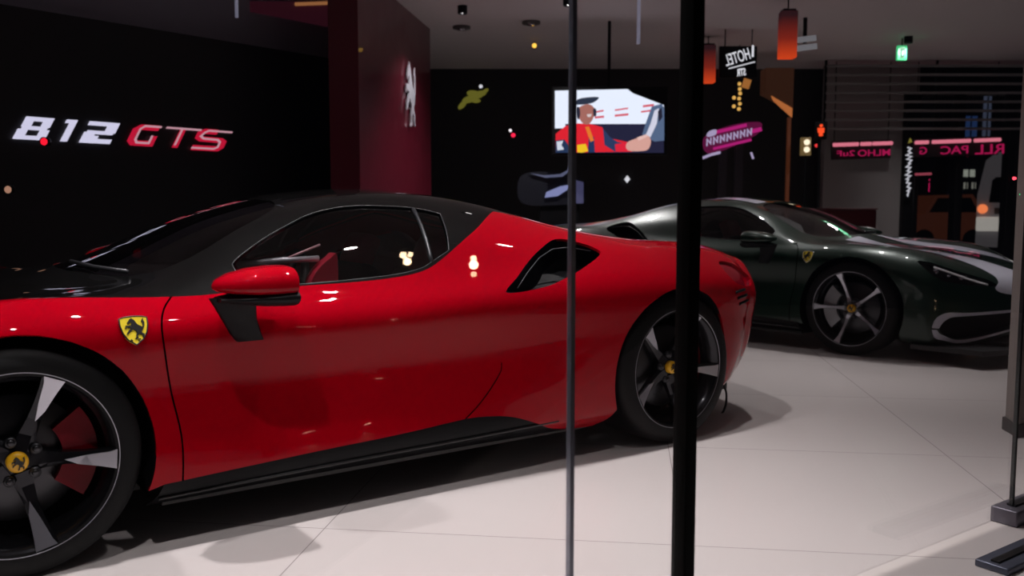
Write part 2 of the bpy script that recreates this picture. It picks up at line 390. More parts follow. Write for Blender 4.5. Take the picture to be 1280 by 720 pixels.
def make_car(S,loc,rz,name,label,paint,roofm,rimstyle,rot_f,rot_r,cal,Wb,variant):
    root=empty(name,loc,rz); tag(root,label,'car')
    # ---- outlines in (u, v) of the body surface
    rf,rr_=.378,.372
    U0,U1=S.U[0],S.U[-1]
    aF=arch(S,0,.343,rf,180+22,-22)         # from front-low over the top to rear-low
    aR=arch(S,Wb,.348,rr_,180+24,-26)
    sill=[(.40,1.36),(.63,1.46),(.92,1.57),(1.23,1.66),(1.50,1.79),(1.62,1.76),(1.74,1.60),(1.86,1.22),(1.97,.72),(2.10,.25),(2.22,.10)]
    sill=crom(sill,n=4)
    belt=[(-.9,6.0),(-.35,6.15),(0,6.1),(.11,5.40),(.243,5.276),(.465,5.076),(.584,5.026),(.69,5.06),(.905,5.04),(1.13,5.026),(1.296,5.056),(1.404,5.146),(1.486,5.336),(1.60,5.70),(1.753,6.25),(1.898,6.85)]
    beltc=crom(belt[3:],n=4)
    if variant=='a': front_top=[(-.95,9),(-.95,7.4),(-.80,6.4),(-.35,6.05),(-.05,5.95),(.03,5.75)]
    else: front_top=[(.28,9),(.30,8),(.36,6.8),(.42,5.9),(.46,5.3)]
    fr=[p for p in aF if p[1]>=0]
    intake=[(1.703,4.255),(1.792,4.665),(1.891,5.126),(1.989,5.566),(2.07,5.90),(2.144,5.98),(2.226,5.706),(2.261,5.426),(2.27,5.176),(2.216,4.925),(2.108,4.635),(2.027,4.475),(1.94,4.325),(1.87,4.255),(1.774,4.205)]
    intakec=crom(intake,True,3)
    # front shut line and rear shut line of the door
    doorF=crom([(.453,1.38),(.456,2.303),(.432,3.023),(.409,3.784),(.409,4.205),(.428,4.635),(.463,5.076)],n=4)
    doorR=crom([(1.486,5.336),(1.549,4.245),(1.67,3.40),(1.694,2.823),(1.666,2.523),(1.516,1.80)],n=4)
    deckA=crom([(1.898,6.85),(2.15,7.0),(2.65,7.0),(3.05,7.1),(3.30,7.6)],n=4)
    # tail lamps, headlamps
    head=crom([(-.99,5.45),(-.88,4.75),(-.66,4.45),(-.46,4.75),(-.54,5.0),(-.76,5.3),(-.92,5.75)],True,4) if variant=='b' else crom([(-.90,5.6),(-.75,4.9),(-.50,4.8),(-.36,5.3),(-.48,5.75),(-.72,6.0)],True,4)
    grille=crom([(-1.10,1.2),(-1.10,3.0),(-1.02,3.0),(-.92,2.8),(-.84,2.4),(-.79,1.9),(-.82,1.5),(-.95,1.25)],True,4) if variant=='b' else crom([(-1.10,1.0),(-1.08,2.7),(-.95,2.6),(-.82,2.0),(-.85,1.2)],True,4)
    lamp=crom([(3.02,4.55),(3.06,4.75),(3.22,4.72),(3.36,4.45),(3.34,4.12),(3.16,4.0),(3.06,4.15)],True,3)
    # ---- red shell: everything between the arches and the black greenhouse
    iF=[p for p in beltc if p[0]<.463]; iD=[p for p in beltc if .463<=p[0]<=1.486]; iR=[p for p in beltc if p[0]>1.486]
    lowF=aF[0]; 
    front=[(U0,0)]+[(U0,9)]+([(-.95,9)] if variant=='a' else [])+front_top[(1 if variant=='a' else 0):]
    if variant=='a': front+=iF+[doorF[-1]]
    else: front+=[doorF[-1]]
    front+=doorF[::-1]+[(.40,1.36)]
    front+=[p for p in aF[::-1] if True]+[(aF[0][0],0)]
    shell=patch(S,'front_body',paint,root,front,[grille,head],rims=True)
    quarter=[doorR[-1]]+[p for p in sill if p[0]>1.53]+aR+[(aR[-1][0]+.02,0),(U1,0),(U1,9),(3.30,9)]+deckA[::-1]+iR[::-1]+doorR
    patch(S,'rear_body',paint,root,quarter,[intakec,lamp])
    door=doorF+iD+doorR+[p for p in sill if .45<p[0]<1.516][::-1]
    for sd in (1,-1): patch(S,'door',paint,root,door,sides=(sd,),off=.0)
    SEAM=mat('seam_black',(0,0,0),.9,spec=0); seam(S,'door_seam',SEAM,root,doorF,.0028,off=0); seam(S,'rear_panel_seam',SEAM,root,doorR[12:],.0022,off=0)
    # sill / side skirt
    sk=[(.36,0.0),(.375,.7),(.40,1.36)]+[p for p in sill if .40<p[0]]+[(2.24,0)]
    patch(S,'side_skirt',BLACKM,root,sk,off=-.008,rims=False)
    # lip along the skirt
    seam(S,'skirt_lip',CARBON,root,crom([(.385,.73),(.92,.94),(1.5,1.05),(1.98,1.12)],n=5),.006,off=-.004)
    # black cowl, roof and pillars; a red hood's dark reflection painted as black
    win=crom([(.71,5.45),(.697,5.806),(.711,6.077),(.835,6.437),(.968,6.657),(1.069,6.778),(1.212,6.80),(1.376,6.717),(1.518,6.637),(1.605,6.507)],n=3)+crom([(1.542,5.56),(1.446,5.32),(1.39,5.20),(1.28,5.12),(1.081,5.09),(.905,5.09),(.78,5.12)],n=3)
    ws=crom([(.26,9),(.27,8.3),(.33,7.5),(.45,6.85),(.60,6.75),(.80,7.0),(.92,7.22),(.99,7.6),(1.02,8.2),(1.03,9)],n=3)
    rear_glass=[(1.95,9),(1.97,8),(2.06,7.45),(2.6,7.45),(2.95,7.7),(3.0,9)]
    black=front_top+[p for p in beltc if p[0]>(.05 if variant=='a' else .465)]+deckA[1:]+[(3.30,9)]
    patch(S,'roof' ,roofm if variant=='a' else paint,root,black,[win,[(p[0],min(p[1],8.999)) for p in ws],rear_glass] if False else [win],off=-.0015,rims=False) if False else None
    # roof shell split so that glass openings reach the centre line
    hood=front_top+[p for p in beltc if (.05 if variant=='a' else .465)<p[0]<.58]
    pieceA=front_top+[p for p in beltc if p[0]>(.05 if variant=='a' else .465)]+deckA[1:]+[(3.30,9),(3.0,9)]+rear_glass[::-1][1:]+[(1.03,9)]+ws[::-1]
    patch(S,'roof_and_pillars',roofm,root,pieceA,[win],off=-.001,rims=True,rim=.02)
    for sd in (1,-1): patch(S,'side_window',CARGLASS,root,win,sides=(sd,),off=-.008,rims=False)
    patch(S,'windshield',WSGLASS,root,ws,off=-.006,rims=False)
    patch(S,'engine_cover',BLACKG,root,rear_glass,off=-.012,rims=False)
    lv=MB()
    for k in range(5):
        u=2.15+k*.16; P=S.ev(np.full(9,u),np.linspace(7.7,9,9)); L=[(p[0],-p[1],p[2]+.004) for p in P]; L+= [(p[0],p[1],p[2]+.004) for p in P[::-1][1:]]
        lv.tube(L,.012,6)
    lv.build('engine_louvers',CARBON,root)
    # window trim
    wt=win+[win[0]]
    seam(S,'window_trim',TRIMGREY,root,wt,.0026,off=-.002)
    seam(S,'window_divider',TRIMGREY,root,[(1.50,6.64),(1.47,6.0),(1.45,5.33)],.008,off=-.004)
    # wiper along the windshield base
    P=S.ev(np.array([.30,.33,.40]),np.array([8.8,7.8,7.1])); mb=MB().tube([(p[0],-p[1],p[2]+.012) for p in P],.008,6); mb.build('wiper',TRIMGREY,root)
    # side intake duct
    A=np.array(densify(intakec,.03)); q,nn=ev_n(S,A[:,0],A[:,1]); cen=q.mean(0)+np.array([.10,-.12,-.02])
    for sd in (1,-1):
        dct=MB(); n=len(q); vs=[]
        for k,(sc,dp) in enumerate([(1,0),(.93,.03),(.85,.07),(.72,.11)]):
            for p,nv in zip(q,nn):
                r=cen+(p-cen)*sc if k else p; r=r-nv*dp*.6+np.array([dp*.9,-dp*.3,0]) if k else r
                vs.append((r[0],-sd*r[1],r[2]))
        fs=[(k*n+i,k*n+(i+1)%n,(k+1)*n+(i+1)%n,(k+1)*n+i) for k in range(3) for i in range(n)]+[tuple(3*n+i for i in range(n))]
        dct.add(vs,fs,True); dct.build('side_intake',BLACKM,root,auto=50)
    for sd in (1,-1):
        P=S.ev(np.array([1.76,1.85,1.94,2.03,2.12,2.22]),np.array([4.3,4.75,5.15,5.45,5.50,5.25])); MB().tube([(p[0]+.02,-sd*(p[1]-.025),p[2]) for p in P],.003,6).build('intake_vane',TRIMGREY,root)
    # lamps
    patch(S,'tail_light',TAIL,root,lamp,off=-.012,rims=False)
    for k in range(3):
        seam(S,'tail_vent',BLACKM,root,[(3.08+.03*k,3.75-.16*k),(3.2+.03*k,3.9-.16*k)],.007)
    hd=patch(S,'headlight',LAMPGLASS,root,head,off=-.003,rims=False)
    patch(S,'headlight_bucket',CARBON,root,head,off=-.05,rims=False)
    hl=MB()
    for sd in (1,-1):
        for (u,v) in ((-.82,5.1),(-.74,4.95),(-.64,4.8)):
            P,n=ev_n(S,u,v,-.03); MB().add(*icos(.022,(P[0],-sd*P[1],P[2])),True).build('headlight_lens',CHROME,root)
    seam(S,'daytime_light',mat('drl_white',(.8,.8,.85),.2,.2),root,[(-.96,5.35),(-.85,5.1),(-.60,4.85)],.007,off=-.002)
    # front intake
    patch(S,'front_intake',BLACKM,root,grille,off=-.06,rims=False)
    G=grille+[grille[0]]
    if variant=='b':
        patch(S,'intake_blade',SILVER,root,crom([(-.76,1.75),(-.80,1.45),(-.94,1.18),(-1.11,1.1)],n=5)+crom([(-1.11,.80),(-.92,.85),(-.74,1.2),(-.71,1.75)],n=5),off=.010,rims=True)
        patch(S,'intake_blade',SILVER,root,crom([(-.71,1.85),(-.76,2.5),(-.88,3.05),(-1.04,3.35),(-1.10,3.35)],n=5)+crom([(-1.10,3.08),(-1.0,3.05),(-.90,2.8),(-.82,2.3),(-.78,1.85)],n=5),off=.008,rims=True)
    else: seam(S,'intake_blade',CARBON,root,G,.006)
    # nose and tail caps
    for uu,nm,m in ((U0,'nose_panel',BLACKM),(U1,'tail_panel',BLACKM)):
        P=S.ev(np.full(60,uu),np.linspace(0,9,60)); L=[(p[0],-p[1],p[2]) for p in P]+[(p[0],p[1],p[2]) for p in P[::-1][1:]]
        c=np.mean(L,0); MB().add(L+[tuple(c)],[(i,(i+1)%len(L),len(L)) for i in range(len(L))],True).build(nm,m,root)
    # underbody, wheel wells
    ub=MB(); pr=[(-.95,-.6),(.40,-.6),(.42,-.82),(Wb-.42,-.82),(Wb-.40,-.6),(3.40,-.6)]; pr=pr+[(x,-y) for x,y in pr[::-1]]; n=len(pr)
    ub.add([(x,y,.105) for x,y in pr]+[(x,y,.15) for x,y in pr],[tuple(range(n))[::-1],tuple(range(n,2*n))]+[(i,(i+1)%n,n+(i+1)%n,n+i) for i in range(n)]); ub.build('underbody',INK,root)
    sp=MB(); pr=[(-1.12,.0),(-1.10,.30),(-.98,.62),(-.75,.84),(-.45,.90),(-.45,0)]
    # splitter outline
    pr=[(-1.17+.33*t*t,t) for t in np.linspace(-.92,.92,25)]+[(-.42,.9),(-.42,-.9)]
    pts=[(x,y,.09) for x,y in pr]+[(x,y,.125) for x,y in pr]; n=len(pr)
    sp.add(pts,[tuple(range(n))[::-1],tuple(n+i for i in range(n))]+[(i,(i+1)%n,n+(i+1)%n,n+i) for i in range(n)]); sp.build('splitter',CARBON,root)
    wl=MB()
    for cx,r in ((0,rf+.012),(Wb,rr_+.012)):
        for sd in (1,-1):
            M=Matrix.Translation((cx,0,.345)); n=30
            prof=[(r*math.cos(math.radians(a)),r*math.sin(math.radians(a))) for a in np.linspace(-25,205,n)]
            vs=[(x,-sd*.90,z) for x,z in prof]+[(x,-sd*.52,z) for x,z in prof]+[(0,-sd*.52,-.1)]
            fs=[(i,i+1,n+i+1,n+i) for i in range(n-1)]+[(n+i,n+i+1,2*n) for i in range(n-1)]
            MB().add(vs,fs,True,M).build('wheel_liner',BLACKM,root,auto=40)
    al=MB()
    for A in (aF,aR):
        A=np.array([p for p in A if p[1]>.02]); q,nn=ev_n(S,A[:,0],A[:,1])
        for sd in (1,-1):
            n=len(q); vs=[(p[0],-sd*(p[1]-.002),p[2]) for p in q]+[(p[0],-sd*(p[1]-.09),p[2]) for p in q]
            MB().add(vs,[(i,i+1,n+i+1,n+i) for i in range(n-1)],True).build('arch_lip',BLACKM,root)
    # wheels
    yo=.958
    for cx,R,cz,rot,wd in ((0,.343,.343,rot_f,.255),(Wb,.348,.348,rot_r,.30)):
        for sd in (1,-1): wheel(root,(cx,-sd*(yo+(.012 if cx>1 else 0)),cz),R,.272,wd,sd,rot if (sd==1)==(variant=='a') else -rot+180,rimstyle,cal)
    # interior
    MB().box(.5,1.95,-.74,.74,.16,.22).build('cabin_floor',LEATHER,root); MB().box(1.74,1.95,-.68,.68,.2,.84).build('rear_bulkhead',LEATHER,root)
    db=MB(); 
    pr=[(.45,.45),(.45,.76),(.60,.815),(.86,.80),(.92,.74),(.86,.62),(.80,.45)]
    db.prism(pr,-.72,.72); db.build('dashboard',LEATHER,root)
    MB().prism([(.9,.3),(.95,.55),(1.7,.58),(1.7,.3)],-.12,.12).build('centre_console',LEATHR,root)
    seat(root,1.18,-.37,LEATHER,LEATHR); seat(root,1.18,.37,LEATHER,LEATHR)
    sw=MB(); M=Matrix.Translation((1.02,-.37,.74))@Matrix.Rotation(math.radians(-68),4,'Y')
    sw.tube([M@Vector((.17*math.cos(a),.17*math.sin(a),0)) for a in np.linspace(0,2*math.pi,33)[:-1]],.016,8,closed=True)
    sw_=sw.build('steering_wheel',LEATHER,root)
    for a in (0,math.pi,-math.pi/2): MB().tube([M@Vector((.05*math.cos(a),.05*math.sin(a),0)),M@Vector((.165*math.cos(a),.165*math.sin(a),0))],.014,6).build('wheel_spoke',LEATHER,sw_)
    if variant=='a':
        MB().tube([(.757,-.62,.875),(.92,-.62,.885),(1.067,-.62,.887)],.012,8).build('dash_trim',mat('silver_trim',(.75,.75,.8),.35,.4),root)
        MB().tube([(.93,-.62,.887),(1.074,-.62,.939)],.005,8).build('pillar_trim',mat('pink_trim',(.8,.45,.5),.4,.2),root)
        MB().prism(crom([(1.01,.72),(1.02,.80),(1.05,.85),(1.10,.89),(1.127,.895),(1.127,.72)],n=3),-.66,-.60).build('seat_bolster',LEATHR,root)
    # mirror
    for sd in (1,-1):
        mr=MB(); secs=[]
        # lofted shell from front tip to rear lip, section in (y,z)
        prof=[(.485,.01,.008),(.50,.05,.024),(.54,.085,.042),(.60,.105,.056),(.66,.108,.062),(.71,.105,.062),(.728,.10,.058)]
        n=28; vs=[]
        for x,hy,hz in prof:
            for k in range(n):
                a=2*math.pi*k/n; ca,sa=math.cos(a),math.sin(a)
                y=abs(ca)**.75*math.copysign(1,ca)*hy; z=abs(sa)**.8*math.copysign(1,sa)*hz*(1.0 if sa>0 else .55)
                vs.append((x+.052,-sd*(1.045+y),.835+z))
        fs=[(i*n+k,i*n+(k+1)%n,(i+1)*n+(k+1)%n,(i+1)*n+k) for i in range(len(prof)-1) for k in range(n)]+[tuple(range(n)),tuple((len(prof)-1)*n+k for k in range(n))]
        mr.add(vs,fs,True); mh=mr.build('mirror_housing',paint,root,auto=50)
        lo=MB(); vs=[]
        for x,hy,hz in [(.50,.04,.01),(.56,.085,.02),(.64,.10,.032),(.70,.103,.036),(.732,.10,.036)]:
            for k in range(n):
                a=2*math.pi*k/n; vs.append((x+.052,-sd*(1.045+hy*math.cos(a)),.797+hz*.9*math.sin(a)))
        fs=[(i*n+k,i*n+(k+1)%n,(i+1)*n+(k+1)%n,(i+1)*n+k) for i in range(4) for k in range(n)]+[tuple(range(n)),tuple(4*n+k for k in range(n))]
        lo.add(vs,fs,True); lo.build('mirror_base',BLACKM,mh,auto=50)
        # stalk: a blade from under the mirror down to the door
        st=MB(); vs=[]
        for (x0,x1,y,z) in [(.535,.70,1.03,.80),(.56,.68,1.01,.765),(.59,.69,.985,.72),(.62,.71,.96,.675),(.645,.725,.945,.645)]:
            vs+=[(x0,-sd*(y-.012),z),(x0-.006,-sd*y,z),(x0,-sd*(y+.012),z),(x1,-sd*(y+.010),z),(x1+.006,-sd*y,z),(x1,-sd*(y-.010),z)]
        fs=[(i*6+k,i*6+(k+1)%6,(i+1)*6+(k+1)%6,(i+1)*6+k) for i in range(4) for k in range(6)]+[tuple(range(6)),tuple(24+k for k in range(6))]
        st.add(vs,fs,True); st.build('mirror_stalk',BLACKM,mh,auto=60)
    # shield badge on the fender
    for sd in (1,-1):
        bd=MB(); c,nn=ev_n(S,.325,4.085,.0); 
        shape=[(-.047,.052),(-.03,.058),(0,.060),(.03,.058),(.047,.052),(.047,.02),(.040,-.015),(.025,-.045),(0,-.068),(-.025,-.045),(-.040,-.015),(-.047,.02)]
        shape=[(a_*.86,b_*.70) for a_,b_ in shape]; c=Vector((c[0],-sd*c[1],c[2]-.004)); nv=Vector((nn[0],-sd*nn[1],nn[2])); z=(Vector((0,0,1))-nv*nv.z).normalized(); x=nv.cross(z)*-1
        M=Matrix.Translation(c)@Matrix((( x.x,-nv.x,z.x,0),(x.y,-nv.y,z.y,0),(x.z,-nv.z,z.z,0),(0,0,0,1)))
        bd.prism(shape,-.007,.004,M); b=bd.build('shield_badge',YEL,root)
        tr=MB(); tr.tube([M@Vector((px_,-.006,pz)) for px_,pz in shape],.0025,6,closed=True); tr.build('badge_rim',ALLOY if variant=='b' else INK,b)
        h=MB(); horse(h,0,.004,.066,-.010,-.006,M,1 if sd==1 else -1); h.build('badge_horse',INK,b)
        tt=MB(); tt.tube([M@Vector((-.010,-.008,-.036)),M@Vector((-.015,-.008,-.030))],.002,5); tt.tube([M@Vector((.008,-.008,-.037)),M@Vector((.008,-.008,-.030)),M@Vector((.014,-.008,-.031))],.002,5); tt.build('badge_letters',INK,b)
    return root
def icos(r,c,n=10):
    vs=[];fs=[]
    for i in range(n+1):
        th=math.pi*i/n
        for k in range(2*n):
            a=math.pi*k/n; vs.append((c[0]+r*math.sin(th)*math.cos(a),c[1]+r*math.sin(th)*math.sin(a),c[2]+r*math.cos(th)))
    for i in range(n):
        for k in range(2*n): fs.append((i*2*n+k,i*2*n+(k+1)%(2*n),(i+1)*2*n+(k+1)%(2*n),(i+1)*2*n+k))
    return vs,fs

# ------------------------------------------------------------ the setting
def structure(name,mb,m): return tag(mb.build(name,m),kind='structure')
# floor of large pale tiles with thin joints
fm=mat('pale_floor_tiles',(.62,.57,.56),.22,spec=.45); n=fm.node_tree; b=n.nodes['Principled BSDF']
tc=n.nodes.new('ShaderNodeTexCoord'); mp=n.nodes.new('ShaderNodeMapping'); mp.inputs['Rotation'].default_value=(0,0,.1274); mp.inputs['Location'].default_value=(1.003,.761,0)
bk=n.nodes.new('ShaderNodeTexBrick'); bk.offset=0; bk.inputs['Scale'].default_value=1; bk.inputs['Brick Width'].default_value=1.2; bk.inputs['Row Height'].default_value=1.2
bk.inputs['Mortar Size'].default_value=.0018; bk.inputs['Color1'].default_value=(.62,.57,.56,1); bk.inputs['Color2'].default_value=(.60,.555,.545,1); bk.inputs['Mortar'].default_value=(.28,.25,.25,1)
n.links.new(tc.outputs['Object'],mp.inputs[0]); n.links.new(mp.outputs[0],bk.inputs['Vector']); n.links.new(bk.outputs['Color'],b.inputs['Base Color'])
structure('floor',MB().box(-8,8.6,1.0,14.95,-.12,0),fm)
structure('ceiling',MB().box(-8,8.6,.8,15,CEIL,CEIL+.15),noise_rough(mat('ceiling_plaster',(.72,.66,.66)),6,.7,.9))
DW=noise_rough(mat('black_wall_panel',(.006,.006,.008)),3,.35,.5)
structure('wall_back',MB().box(-8,6.30,14.8,14.95,0,CEIL),mat('dark_back_wall',(.012,.012,.014),.6))

def frame_wall(p,q,z0,z1,th):
    """box whose near face runs from p to q"""
    p=Vector((*p,0));q=Vector((*q,0));d=(q-p);L=d.length;d.normalize();a=math.atan2(d.y,d.x)
    M=Matrix.Translation(p)@Matrix.Rotation(a,4,'Z'); mb=MB(); mb.box(0,L,0,th,z0,z1,M); return mb,M,L
mb,_,_=frame_wall((-6.88,3.25),(-1.75,9.70),0,2.62,.15); structure('wall_left',mb,DW)
mb,_,_=frame_wall((-7.3,3.3),(-1.9,10.1),2.62,CEIL,.15); structure('trim_1',mb,mat('charcoal_bulkhead',(.4,.4,.5),.6))
RW=noise_rough(mat('dark_red_lacquer',(.14,.008,.022),coat=.6,rough=.4),4,.3,.45)
mb=MB(); 
q=[(-1.72,8.56),(-1.44,8.56),(-1.03,11.5),(-1.35,11.6)]
mb.add([(x,y,0) for x,y in q]+[(x,y,CEIL) for x,y in q],[(0,1,5,4),(1,2,6,5),(2,3,7,6),(3,0,4,7),(4,5,6,7)]); structure('wall_centre',mb,RW)

# measuring helpers: a point of the room seen at a picture position, at a given distance or on a given wall
def ray(px,py):
    a=(px-640)/F_PX;b=(360-py)/F_PX;c,s=math.cos(PITCH),math.sin(PITCH)
    return Vector((a,c+b*s,b*c-s))
def at(px,py,Y):
    d=ray(px,py); k=Y/d.y; return Vector((d.x*k,Y,CAMZ+d.z*k))
def on_wall(px,py,p,q):
    d=ray(px,py); n=Vector((-(q[1]-p[1]),q[0]-p[0],0)); k=(n.x*p[0]+n.y*p[1])/(n.x*d.x+n.y*d.y)
    P=Vector((d.x*k,d.y*k,CAMZ+d.z*k)); L=(Vector((P.x-p[0],P.y-p[1]))).length; return L,P.z
def ribbon(mb,pts,wd,y0,y1,M):
    """flat stroke of width wd in the x-z plane, mitred"""
    P=[Vector(p) for p in pts]; closed=(P[0]-P[-1]).length<1e-6
    if closed: P=P[:-1]
    n=len(P); Lf=[];Rt=[]
    for i in range(n):
        a=P[(i-1)%n] if (closed or i>0) else None; b=P[(i+1)%n] if (closed or i<n-1) else None
        d1=(P[i]-a).normalized() if a is not None else None; d2=(b-P[i]).normalized() if b is not None else None
        d1=d1 or d2; d2=d2 or d1
        n1=Vector((-d1.y,d1.x)); n2=Vector((-d2.y,d2.x)); m=(n1+n2).normalized(); s=wd/2/max(.45,m.dot(n1))
        Lf.append(P[i]+m*s); Rt.append(P[i]-m*s)
    for i in range(n if closed else n-1):
        j=(i+1)%n; c=[Lf[i],Lf[j],Rt[j],Rt[i]]
        vs=[(p.x,y0,p.y) for p in c]+[(p.x,y1,p.y) for p in c]
        mb.add(vs,[(0,1,2,3),(7,6,5,4),(0,4,5,1),(1,5,6,2),(2,6,7,3),(3,7,4,0)],False,M)
SHEAR=Matrix(((1,0,.55,0),(0,1,0,0),(0,0,1,0),(0,0,0,1)))
# ------------------------------------------------------------ 812GTS sign on the black wall
p,q=(-6.88,3.25),(-1.75,9.70); a=math.atan2(q[1]-p[1],q[0]-p[0])
L0,z0=on_wall(13,173,p,q); L1,z1=on_wall(278,186,p,q); h=.178
sg=empty('illuminated_sign',(p[0],p[1],0),a); tag(sg,'slanted lit lettering, white numerals then red letters, on the black wall at the left','sign')
sg.location=(p[0]+math.cos(a)*L0,p[1]+math.sin(a)*L0,z0-.002)
WL=mat('white_lit_letter',(0,0,0),.4,emit=(.80,.78,1.0),es=.85); RL=mat('red_lit_letter',(0,0,0),.4,emit=(.72,.01,.05),es=.75); PK=mat('pale_lit_line',(0,0,0),.4,emit=(.80,.42,.50),es=.7)
T=(L1-L0)/273.0   # metres per drawing unit
def lx(px): return on_wall(px,178,p,q)[0]-L0
Ms=SHEAR
def sc(pts,x0,x1): return [(x0+(x1-x0)*x,z*h) for x,z in pts]
x=[lx(c) for c in (15,68,72,94,98,148,156,192,203,229,240,278)]
sw_=.062
def blk(g,x0,x1,L):
    for a_,b_,c_,d_ in L: g.box(x0+(x1-x0)*a_,x0+(x1-x0)*b_,-.03,-.005,c_*h,d_*h,Ms)
g=MB(); blk(g,x[0],x[1]-.09,[(.06,.94,.82,1),(.10,.90,.43,.59),(.0,1,.0,.17),(.0,.30,.0,.45),(.72,1,.0,.45),(.06,.34,.56,1),(.68,.96,.56,1)]); g.build('letter',WL,sg)
g=MB(); blk(g,x[2]-.02,x[3]-.08,[(.42,1,0,1),(.0,1,.84,1)]); g.build('letter',WL,sg)
g=MB(); blk(g,x[4],x[5]-.09,[(.0,.97,.82,1),(.66,1,.50,1),(.08,.94,.42,.58),(.0,.34,.0,.50),(.0,1,.0,.20),(.3,.5,.0,.34)]); g.build('letter',WL,sg)
def gts(pts,x0,x1,white):
    g=MB(); ribbon(g,sc(pts,x0,x1),.045,-.025,-.005,Ms); o=g.build('letter',RL,sg)
    g=MB(); ribbon(g,sc(white,x0,x1),.017,-.034,-.026,Ms); g.build('letter_line',PK,o)
gts([(.95,.90),(.25,.90),(.08,.74),(.08,.26),(.22,.12),(.92,.12),(.92,.50)],x[6],x[7]-.03,[(1.0,.96),(.35,.96),(.22,.80),(.22,.30),(.32,.14),(.80,.14),(.80,.52)])
gts([(.50,.0),(.50,.92)],x[8]-.05,x[9]+.06,[(-.05,.96),(1.05,.96)]); 
g=MB(); ribbon(g,[((x[8]+x[9])/2-.012,.02),((x[8]+x[9])/2-.012,h*.94)],.017,-.034,-.026,Ms); g.build('letter_line',PK,sg)
gts([(.05,.06),(.85,.06),(.94,.18),(.94,.40),(.82,.50),(.20,.52),(.08,.62),(.08,.80),(.2,.92),(.6,.92)],x[10]-.03,x[11]-.02,[(.0,.04),(.70,.04),(.80,.14),(.80,.40),(.70,.52),(.24,.54),(.12,.66),(.20,.86),(.3,.96),(1.05,.96)])

# ------------------------------------------------------------ chrome horse on the red wall
p2,q2=(-1.44,8.56),(-1.03,11.5); L,z=on_wall(510,118,p2,q2); a2=math.atan2(q2[1]-p2[1],q2[0]-p2[0])
eh=empty('wall_emblem',(p2[0]+math.cos(a2)*L,p2[1]+math.sin(a2)*L,z),a2); tag(eh,'tall silver rearing horse emblem on the dark red wall','emblem')
m=MB(); horse(m,0,0,.72,-.035,-.02,Matrix.Diagonal((.68,1,1,1))); m.build('horse_relief',mat('brushed_silver',(.9,.9,1.0),.35,.2),eh); m=MB()
for z_ in (-.15,.12): MB().tube([(0,-.02,z_),(0,.0,z_)],.012,8).build('mounting_pin',CHROME,eh)

# ------------------------------------------------------------ the cars
YAW=.6138; cA,sA=math.cos(YAW),math.sin(YAW)
SA=Surf()
locA=(-1.4102-.965*sA,2.5092+.965*cA,0)
make_car(SA,locA,YAW,'sports_car','red mid-engined sports car with black roof behind the glass in the foreground',RED,BLACKG,'a',-4,-7,CALRED,2.65,'a')
SB=Surf()
PSI=math.radians(43); cB,sB=math.cos(PSI),math.sin(PSI)
W=(2.437,6.45); locB=(W[0]+.965*sB,W[1]+.965*cB,0)
make_car(SB,locB,math.pi-PSI,'sports_car','dark green sports car with silver bonnet stripe at the rear right',GREEN,GREEN,'b',36,36,CALSIL,2.60 if False else 2.65,'b')
carB=[o for o in COL.objects if o.type=='EMPTY' and o.get('label','').startswith('dark green')][0]
# silver livery stripe over the bonnet of the green car
st=crom([(-1.09,5.3),(-1.04,5.0),(-1.0,5.2),(-.97,5.9),(-.90,6.4),(-.75,6.85),(-.5,7.05),(-.1,7.15),(.25,7.3)],n=5)+crom([(.25,8.3),(-.1,8.2),(-.5,8.1),(-.85,8.0),(-1.09,7.9)],n=4)
patch(SB,'silver_stripe',SILVER,carB,st,off=.003,rims=False)
st=[(1.04,7.5),(1.45,7.5),(1.45,8.2),(1.04,8.2)]
patch(SB,'roof_stripe',SILVER,carB,st,off=.003,rims=False)

patch(SB,'windshield_reflection',mat('pale_reflection',(.42,.46,.44),.6),carB,[(.52,7.0),(.80,7.15),(.86,7.4),(.62,7.5)],off=-.03,rims=False,sides=(-1,))  # pale patch added behind the glass to stand for a windshield reflection
# charging cable behind the rear wheel of the red car
mb=MB(); P0=at(905,480,4.72); 
mb.tube(crom([at(903,478,4.70),at(908,492,4.70),at(906,510,4.66),at(897,524,4.62),at(888,536,4.60)],n=5),.006,8); tag(mb.build('cable',CARBON),'thin black cable curving down behind the rear wheel of the red car','cable')

# ------------------------------------------------------------ storefront glass
GX,GYY=1.722,3.010
G0=GYY-.706*GX
GA=math.atan(.706); GM=Matrix.Translation((0,G0,0))@Matrix.Rotation(GA,4,'Z')
PANE=glass('storefront_glass',(.97,.97,.98),1.45)
def gl(X): return X/math.cos(GA)
def cross_at(px): a_=(px-640)/F_PX*1.0; return G0*a_/(1-.706*a_)
lj=gl(cross_at(714.6)); lp=gl(cross_at(860.5)); le=gl(GX)
def pane(name,x0,x1,label):
    mb=MB().box(x0,x1,-.005,.005,0.03,CEIL,GM); return structure(name,mb,PANE)
pane('window_1',-3.2,lj-.006,''); pane('window_2',lj+.006,lp,''); pane('window_3',lp,le,'')
mb=MB().box(lj-.0055,lj+.0055,-.007,.007,0.03,CEIL,GM); tag(mb.build('glass_joint',mat('silicone_joint',(.22,.23,.28),.2,.6,.6)),'thin grey vertical silicone joint between two storefront glass panes','joint')
mb=MB(); mb.box(lp-.018,lp+.018,-.022,.022,0,CEIL,GM,bev=.003); ps=tag(mb.build('window_post',mat('black_post',(.001,.001,.001),.6,spec=.05)),'thick black vertical window post in front of the rear wheel of the red car','post')
